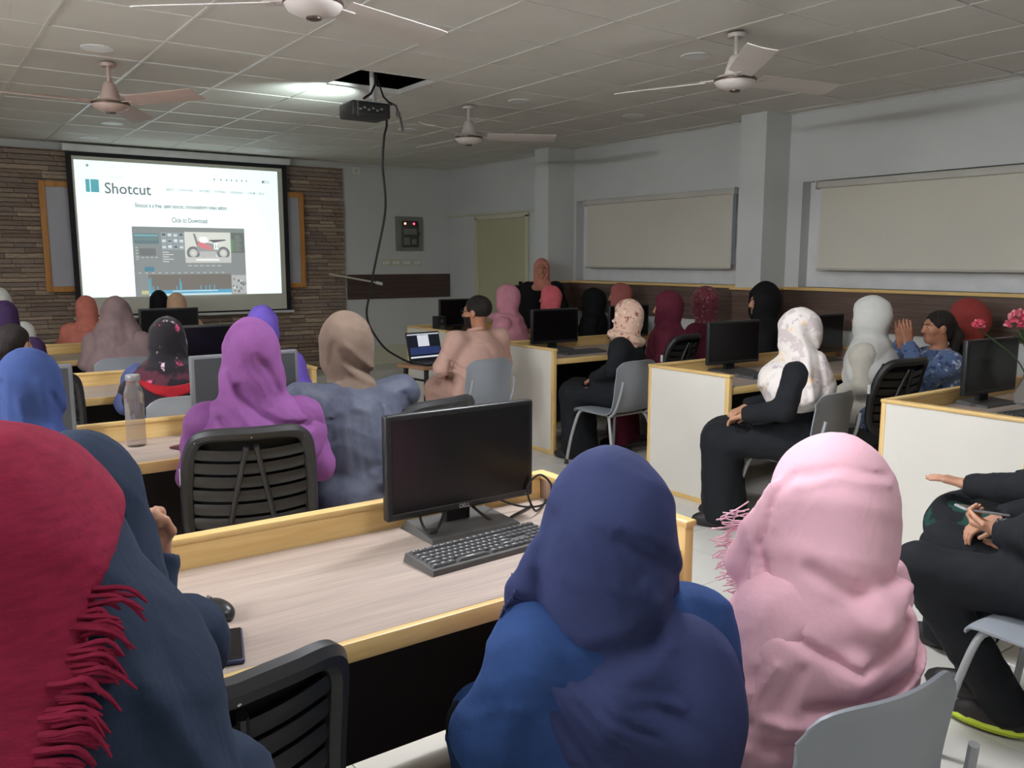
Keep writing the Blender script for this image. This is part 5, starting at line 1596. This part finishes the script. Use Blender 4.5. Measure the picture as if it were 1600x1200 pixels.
person('woman in a brown-grey headscarf and slate jacket behind the nearest monitor', 1.62, 3.58, 1.325, 4, 'c_slate', 'c_brown', lean=.44, res=N2, seed=43, hyaw=-6, hpitch=8, arms='desk',
    style=dict(fold=.006, cap=1.14, swag=.006, shw=.8, creases=[([(-.05, .02), (-.06, -.06), (-.03, -.12)], .03, -.014), ([(.0, .03), (.06, -.03), (.12, -.08)], .022, .009), ([(-.02, .0), (.05, -.07), (.12, -.12)], .02, -.012), ([(-.02, -.06), (.05, -.11), (.12, -.15)], .02, .009)]),
    extra=dict(creases=[([(-.14, -.28), (.05, -.235), (.22, -.20)], .010, .007), ([(-.22, -.40), (-.10, -.30)], .02, .009)] + [([(-.12 + .055 * q, -.29 + .012 * q), (-.15 + .075 * q, -.50)], .016, -.011 if q % 2 else .009) for q in range(8)]), bulk=1.30, shz=.025)
person('woman in a royal blue cape at the left edge, second row', .315, 3.22, 1.27, 12, 'c_royal', 'c_royal', lean=.30, res=N2, seed=47, hpitch=8, style=dict(fold=.008, cape=.40, cap=1.12, swag=0.0, creases=[([(-.08, .05), (-.09, -.10), (-.05, -.30)], .022, -.014), ([(.03, .05), (.06, -.10), (.12, -.26)], .025, .012), ([(-.03, .0), (-.02, -.15), (.02, -.34)], .022, .012), ([(.06, .0), (.11, -.14), (.17, -.30)], .02, -.012)]))

# --- the man
PM = person('man in a peach tunic with glasses and short beard, sitting at the laptop', 3.66, 5.61, 1.30, face(3.67, 5.6, 4), 'c_peach', None, lean=.08, res=(.024, .0125, .009), seed=51, hyaw=-26, hair='short', skin='skin2', hscale=1.10,
    arms=[((-.33, .08, .75), (-.16, .30, .69)), ((.33, .08, .75), (.16, .30, .69))], style=dict(fold=.006, amp=.7), bulk=1.38, shz=.02,
    extra=dict(dress_name='tunic', box=((-.55, -.36, .0), (.55, .66, 1.2)), creases=[([(-.26, -.28), (-.20, -.36), (-.22, -.50)], .014, -.012), ([(-.20, -.36), (-.12, -.42), (.02, -.45)], .014, -.010), ([(-.24, -.44), (-.14, -.46), (-.05, -.52)], .016, .010), ([(-.30, -.46), (-.22, -.50), (-.18, -.56)], .014, -.012), ([(-.20, -.24), (.10, -.23), (.24, -.27)], .010, .004), ([(.10, -.30), (.20, -.42)], .02, -.008)]))
_m = PM['Mh']
def onhead(mb, name, mat, sm=True):
    mb.v = [tuple(_m @ Vector(v)) for v in mb.v]
    return mb.build(name, mat, PM['root'], sm)
gm = MB()
for s_ in (-1, 1):
    gm.tube([(s_ * .033 + .024 * math.cos(q * math.pi / 8), .108 - .012 * abs(math.cos(q * math.pi / 8)), .004 + .018 * math.sin(q * math.pi / 8)) for q in range(17)], .0022, 6, False)
    gm.tube([(s_ * .057, .098, .008), (s_ * .078, .06, .010), (s_ * .082, -.005, .006), (s_ * .080, -.02, -.008)], .0022, 6)
gm.tube([(-.010, .108, .008), (.010, .108, .008)], .0022, 6)
onhead(gm, 'glasses', M['dark'])
V, F = nets(lambda P: smax(smax(head_field(P) - .0055, P[:, 2] + .030 - .25 * np.maximum(0, .04 - P[:, 1]), .008), np.maximum(-.118 - P[:, 2], .018 - P[:, 1]), .01), (-.09, -.02, -.14), (.09, .13, .02), .006)
V2 = V[:, 1]
ob('beard', np_mesh('beard', [(xf(V, _m), F, 0)], [M['hair']]), PM['root'])
cs = PM['sp'](.50)
MB().tube([(cs.x + .068 * math.cos(q * math.pi / 12), cs.y + .004 + .066 * math.sin(q * math.pi / 12), cs.z + .010 - .018 * math.sin(q * math.pi / 12)) for q in range(25)], .014, 8, False).build('collar', M['c_peach'], PM['root'], True)

# --- third row
P10 = person('woman in a black floral headscarf with a red hem, navy dress', 1.24, 5.22, 1.225, face(1.24, 5.2), 'c_navygrey', 'c_floral_black', lean=.22, res=N2, seed=53, hyaw=8, style=dict(fold=.008, cap=1.14, cape=.17, low=.1, shw=1.1), bulk=1.12)
person('woman in a violet headscarf mostly hidden behind the purple one', 1.80, 5.20, 1.29, face(1.8, 5.2), 'c_violet', 'c_violet', lean=.12, res=N3, seed=57, style=dict(fold=.008, cap=1.05))
P11 = person('bareheaded woman with dark hair and earring at the left edge', .46, 5.22, 1.25, 16, 'c_black', None, lean=.10, res=N3, seed=59, hyaw=22, hair='bun', style=dict(fold=.008), bulk=1.1)
# --- fourth row and beyond
person('woman in a wide taupe cape before the projection screen', 1.37, 7.36, 1.278, face(1.37, 7.4), 'c_taupe', 'c_taupe', lean=.12, res=N3, seed=61, style=dict(fold=.010, cap=1.10, open=0, swag=0, low=.32, bands=[([(0, -.02, 0, .115), (0, -.20, 0, .19), (.0, -.40, 0, .255)], (1, 1, .75), .05)], creases=[([(-.03, -.1), (-.05, -.45)], .04, .016), ([(.05, -.08), (.10, -.45)], .04, -.016), ([(-.09, -.15), (-.16, -.45)], .04, -.014), ([(.10, -.2), (.19, -.42)], .04, .014)]), bulk=1.1)
person('woman in a dark plum robe at the left edge of the front row', .59, 7.25, 1.28, 10, 'c_plum', 'c_plum', lean=.12, res=N3, seed=67, style=dict(fold=.010, cape=.2))
person('woman in a salmon headscarf next to the stone cladding', 1.41, 8.95, 1.235, face(1.4, 9, -20), 'c_salmon', 'c_salmon', lean=.08, res=N3, seed=71, hyaw=10)
person('woman in a black headscarf touching the lower edge of the projected page', 2.14, 9.28, 1.265, 0, 'c_black2', 'c_black2', lean=.1, res=N3, seed=73, style=dict(cape=.2))
person('woman in a tan headscarf before the projection screen', 2.19, 8.78, 1.252, 4, 'c_tan', 'c_tan', lean=.1, res=N3, seed=79, style=dict(cap=1.02))
person('woman in a white headscarf, only a sliver at the left edge', .665, 8.6, 1.34, 8, 'c_white', 'c_white', lean=.1, res=N3, seed=83)

# --- right block
person('woman in a mauve pink headscarf behind the man', 4.88, 6.92, 1.328, face(4.9, 6.9, -4), 'c_mauve', 'c_mauve', lean=.10, res=N3, seed=87, hyaw=6, style=dict(fold=.010, cape=.22, cap=1.08, wrap=[((.0, .0, -.2), .15, .13, .04, .1, .2)]))
person('standing woman in a dusty orange headscarf and black robe, facing the camera', 5.70, 7.42, 1.588, 215, 'c_black2', 'c_dusty', lean=.02, stand=True, res=(.026,.021,.009), seed=89, arms='down', skin='skin2', style=dict(cap=.98, open=1.16, fold=.005, neck=.075))
person('woman in a bright coral headscarf beside the standing woman', 5.42, 6.92, 1.315, face(5.4, 6.9), 'c_black2', 'c_coral', lean=.1, res=N3, seed=91)
person('woman in black whose head is a dark silhouette under the wooden dado', 6.06, 6.99, 1.236, face(5.9, 6.9), 'c_black2', 'c_black2', lean=.14, res=N3, seed=93, style=dict(cape=.25, cap=1.2), bulk=1.05, hscale=1.08)
person('woman in a dusty rose headscarf looking left, by the wall', 5.93, 6.42, 1.343, -52, 'c_black2', 'c_rose', lean=.06, res=N3, seed=97, skin='skin2', style=dict(cap=1.0))
P23 = person('woman in a tan floral headscarf, white face mask and black robe', 4.53, 4.816, 1.262, face(4.4, 4.7, -10), 'c_black', 'c_floral_tan', lean=.04, res=N2, seed=101, hyaw=-12, arms='lap', style=dict(fold=.009, cap=1.10, wrap=[((.0, .0, -.16), .125, .115, .035, .2, .2)]), bulk=1.02)
person('woman in a plain maroon headscarf and robe looking left', 5.10, 4.95, 1.313, -30, 'c_maroon', 'c_maroon', lean=.10, res=N2, seed=103, hyaw=-16, style=dict(fold=.009, cap=1.08, cape=.22))
person('woman in a maroon patterned headscarf bent forward by the wall', 5.82, 5.19, 1.33, -6, 'c_maroon', 'c_maroon_print', lean=.25, res=N3, seed=107, arms='desk', style=dict(cap=1.12))
person('woman in a black headscarf under the near column, looking left', 5.78, 4.52, 1.372, -42, 'c_black2', 'c_black2', lean=.1, res=N3, seed=109, hyaw=-14, style=dict(cap=1.10, cape=.2, peak=.01))
person('woman in a white floral headscarf over a black robe', 4.22, 3.045, 1.289, -32, 'c_black', 'c_floral_white', lean=.06, res=N2, seed=113, hyaw=14, hpitch=4, skirt=None, arms=[((-.27, .06, .76), (-.16, .27, .70)), ((.235, .12, .74), (.10, .30, .70))], side=.16, style=dict(fold=.008, cap=1.14, cape=.16, swag=.006, low=.1, shw=1.25, blobs=[(.05, -.22, .08, .14, .16, .10, .05), (-.05, -.26, .09, .16, .11, .16, .06), (.14, -.30, .05, .09, .11, .10, .04)], creases=[([(.0, .05), (.06, -.10), (.10, -.34)], .03, .014), ([(.05, .05), (.12, -.12), (.16, -.34)], .03, -.014), ([(-.06, -.12), (-.02, -.22), (.03, -.33)], .03, -.012), ([(-.10, -.18), (-.20, -.30)], .025, .010)]), bulk=1.1)
person('woman in a plain white headscarf and cream robe', 5.30, 3.26, 1.325, -14, 'c_cream', 'c_white', lean=.14, res=N2, seed=117, hyaw=-6, style=dict(fold=.008, cap=1.10, cape=.24, low=.05, shw=1.15), bulk=1.06)
person('bareheaded woman with black ponytail looking left, hands raised', 5.50, 2.90, 1.262, -52, 'c_blueprint', None, lean=.10, res=N2, seed=121, hyaw=-6, hair='pony', skin='skin2',
    arms=[((-.20, .18, .82), (-.06, .26, 1.03)), ((.22, .16, .82), (.05, .26, 1.03))], hands=(('open', (.1, .1, 1), (1, .2, 0)), ('open', (-.1, .1, 1), (-1, .2, 0))))
person('woman in a rust red headscarf by the wall at the right', 5.93, 2.93, 1.297, -20, 'c_black', 'c_redbrown', lean=.12, res=N3, seed=127, style=dict(cap=1.14, bun=.02))
P5 = person('woman in a black robe at the right edge, phone in her lap', 2.97, 1.08, 1.28, -10, 'c_black', 'c_black', lean=.06, res=N2, seed=131, style=dict(fold=.010),
    arms=[((-.22, .05, .74), (-.06, .21, .69)), ((.24, .08, .74), (.12, .26, .69))], hands=(('grip', (.25, 1, .15), (.1, 0, 1)), 'relaxed'),
    extra=dict(trousers=True, legs=(((-.17, .43, .54), (.13, .44, .54)), ((-.06, .16, .10), (.12, .30, .10)))), bulk=1.12)
person('woman in dark green trousers and black sleeves, only a knee and hand in frame', 3.50, 1.27, 1.28, -4, 'c_black', 'c_black', lean=.06, res=N3, seed=137, skirt='c_green',
    arms=[((-.25, .10, .76), (-.12, .36, .70)), ((.24, .08, .76), (.12, .28, .69))], hands=(('open', (-.25, 1, .15), (0, 0, -1)), 'relaxed'))

# ------------------------------------------------------------------ small extras worn or held
_m = P23['Mh']
V, F = nets(lambda P: smax(smax(head_field(P) - .010, -(head_field(P) - .004), .002), np.maximum(np.maximum(P[:, 2] + .018, -.100 - P[:, 2]), .045 - P[:, 1]), .004), (-.09, .02, -.12), (.09, .135, .02), .0045)
ob('face_mask', np_mesh('face_mask', [(xf(V, _m), F, 0)], [M['c_white']]), P23['root'])
P10h = P10['hc']
def hem(P):
    d = P10['scarf'](P) - .008
    W = P - np.array(P10h, np.float32)
    u = W[:, 0]; v = W[:, 2]
    return np.maximum(d, np.maximum(v - (-.235 + 1.3 * (u - .02) ** 2), (-.30 + 2.6 * (u - .02) ** 2) - v))
V, F = nets(hem, (P10h.x - .25, P10h.y - .30, P10h.z - .36), (P10h.x + .25, P10h.y + .02, P10h.z - .10), .009)
ob('scarf_hem', np_mesh('scarf_hem', [(V, F, 0)], [M['c_red']]), P10['root'])
ea = MB().ball((.086, .0, -.045), (.006, .006, .009), 8, 6).ball((-.086, .0, -.045), (.006, .006, .009), 8, 6)
ea.v = [tuple(P11['Mh'] @ Vector(v)) for v in ea.v]
ea.build('earrings', simple('gold', srgb(212, 170, 90), .25, metal=1.0), P11['root'], True)
# phone held in the lap at the right edge
fo = empty('smartphone', (2.93, 1.345, .735), 0); fo.rotation_euler = (math.radians(8), math.radians(4), az(-52)); tag(fo, 'silver phone held over the black robe at the right edge', 'phone')
MB().box((0, 0, 0), (.075, .155, .009), None, .004, 2).build('case', simple('silver_case', srgb(206, 204, 208), .3, metal=.4), fo, True)
MB().bx(-.034, .034, -.07, .07, .0046, .0052).build('display', M['screen'], fo)

# lime sole of the sneaker and the small pale mark on the black robe
R5 = P5['root']
sl = MB().ball((-.06, .215, .026), (.050, .134, .028), 16, 6)
sl.v = [(v[0], v[1], max(v[2], .001)) for v in sl.v]
sl.build('lime_sole', M['neon'], R5, True)
mk = MB()
for (x0, y0, x1, y1) in ((0, 0, .003, .030), (.003, .014, .020, .028), (.004, .015, .024, .004), (.022, .030, .034, .024), (.006, .034, .016, .036)):
    mk.tube([(x0, y0, 0), (x1, y1, 0)], .0018, 5)
def drop(p):
    zs = np.arange(.50, .80, .004, dtype=np.float32)
    pts = np.stack([np.full_like(zs, p[0]), np.full_like(zs, p[1]), zs], 1)
    dd = P5['dress'](pts); k = np.where(dd < 0)[0]
    return float(zs[k[-1]]) if len(k) else .6
mk.v = [(v[0] * .8 - .10, v[1] * .8 + .20, 0) for v in mk.v]
mk.v = [(v[0], v[1], drop(v) + .003) for v in mk.v]
mk.build('robe_mark', M['white'], R5)
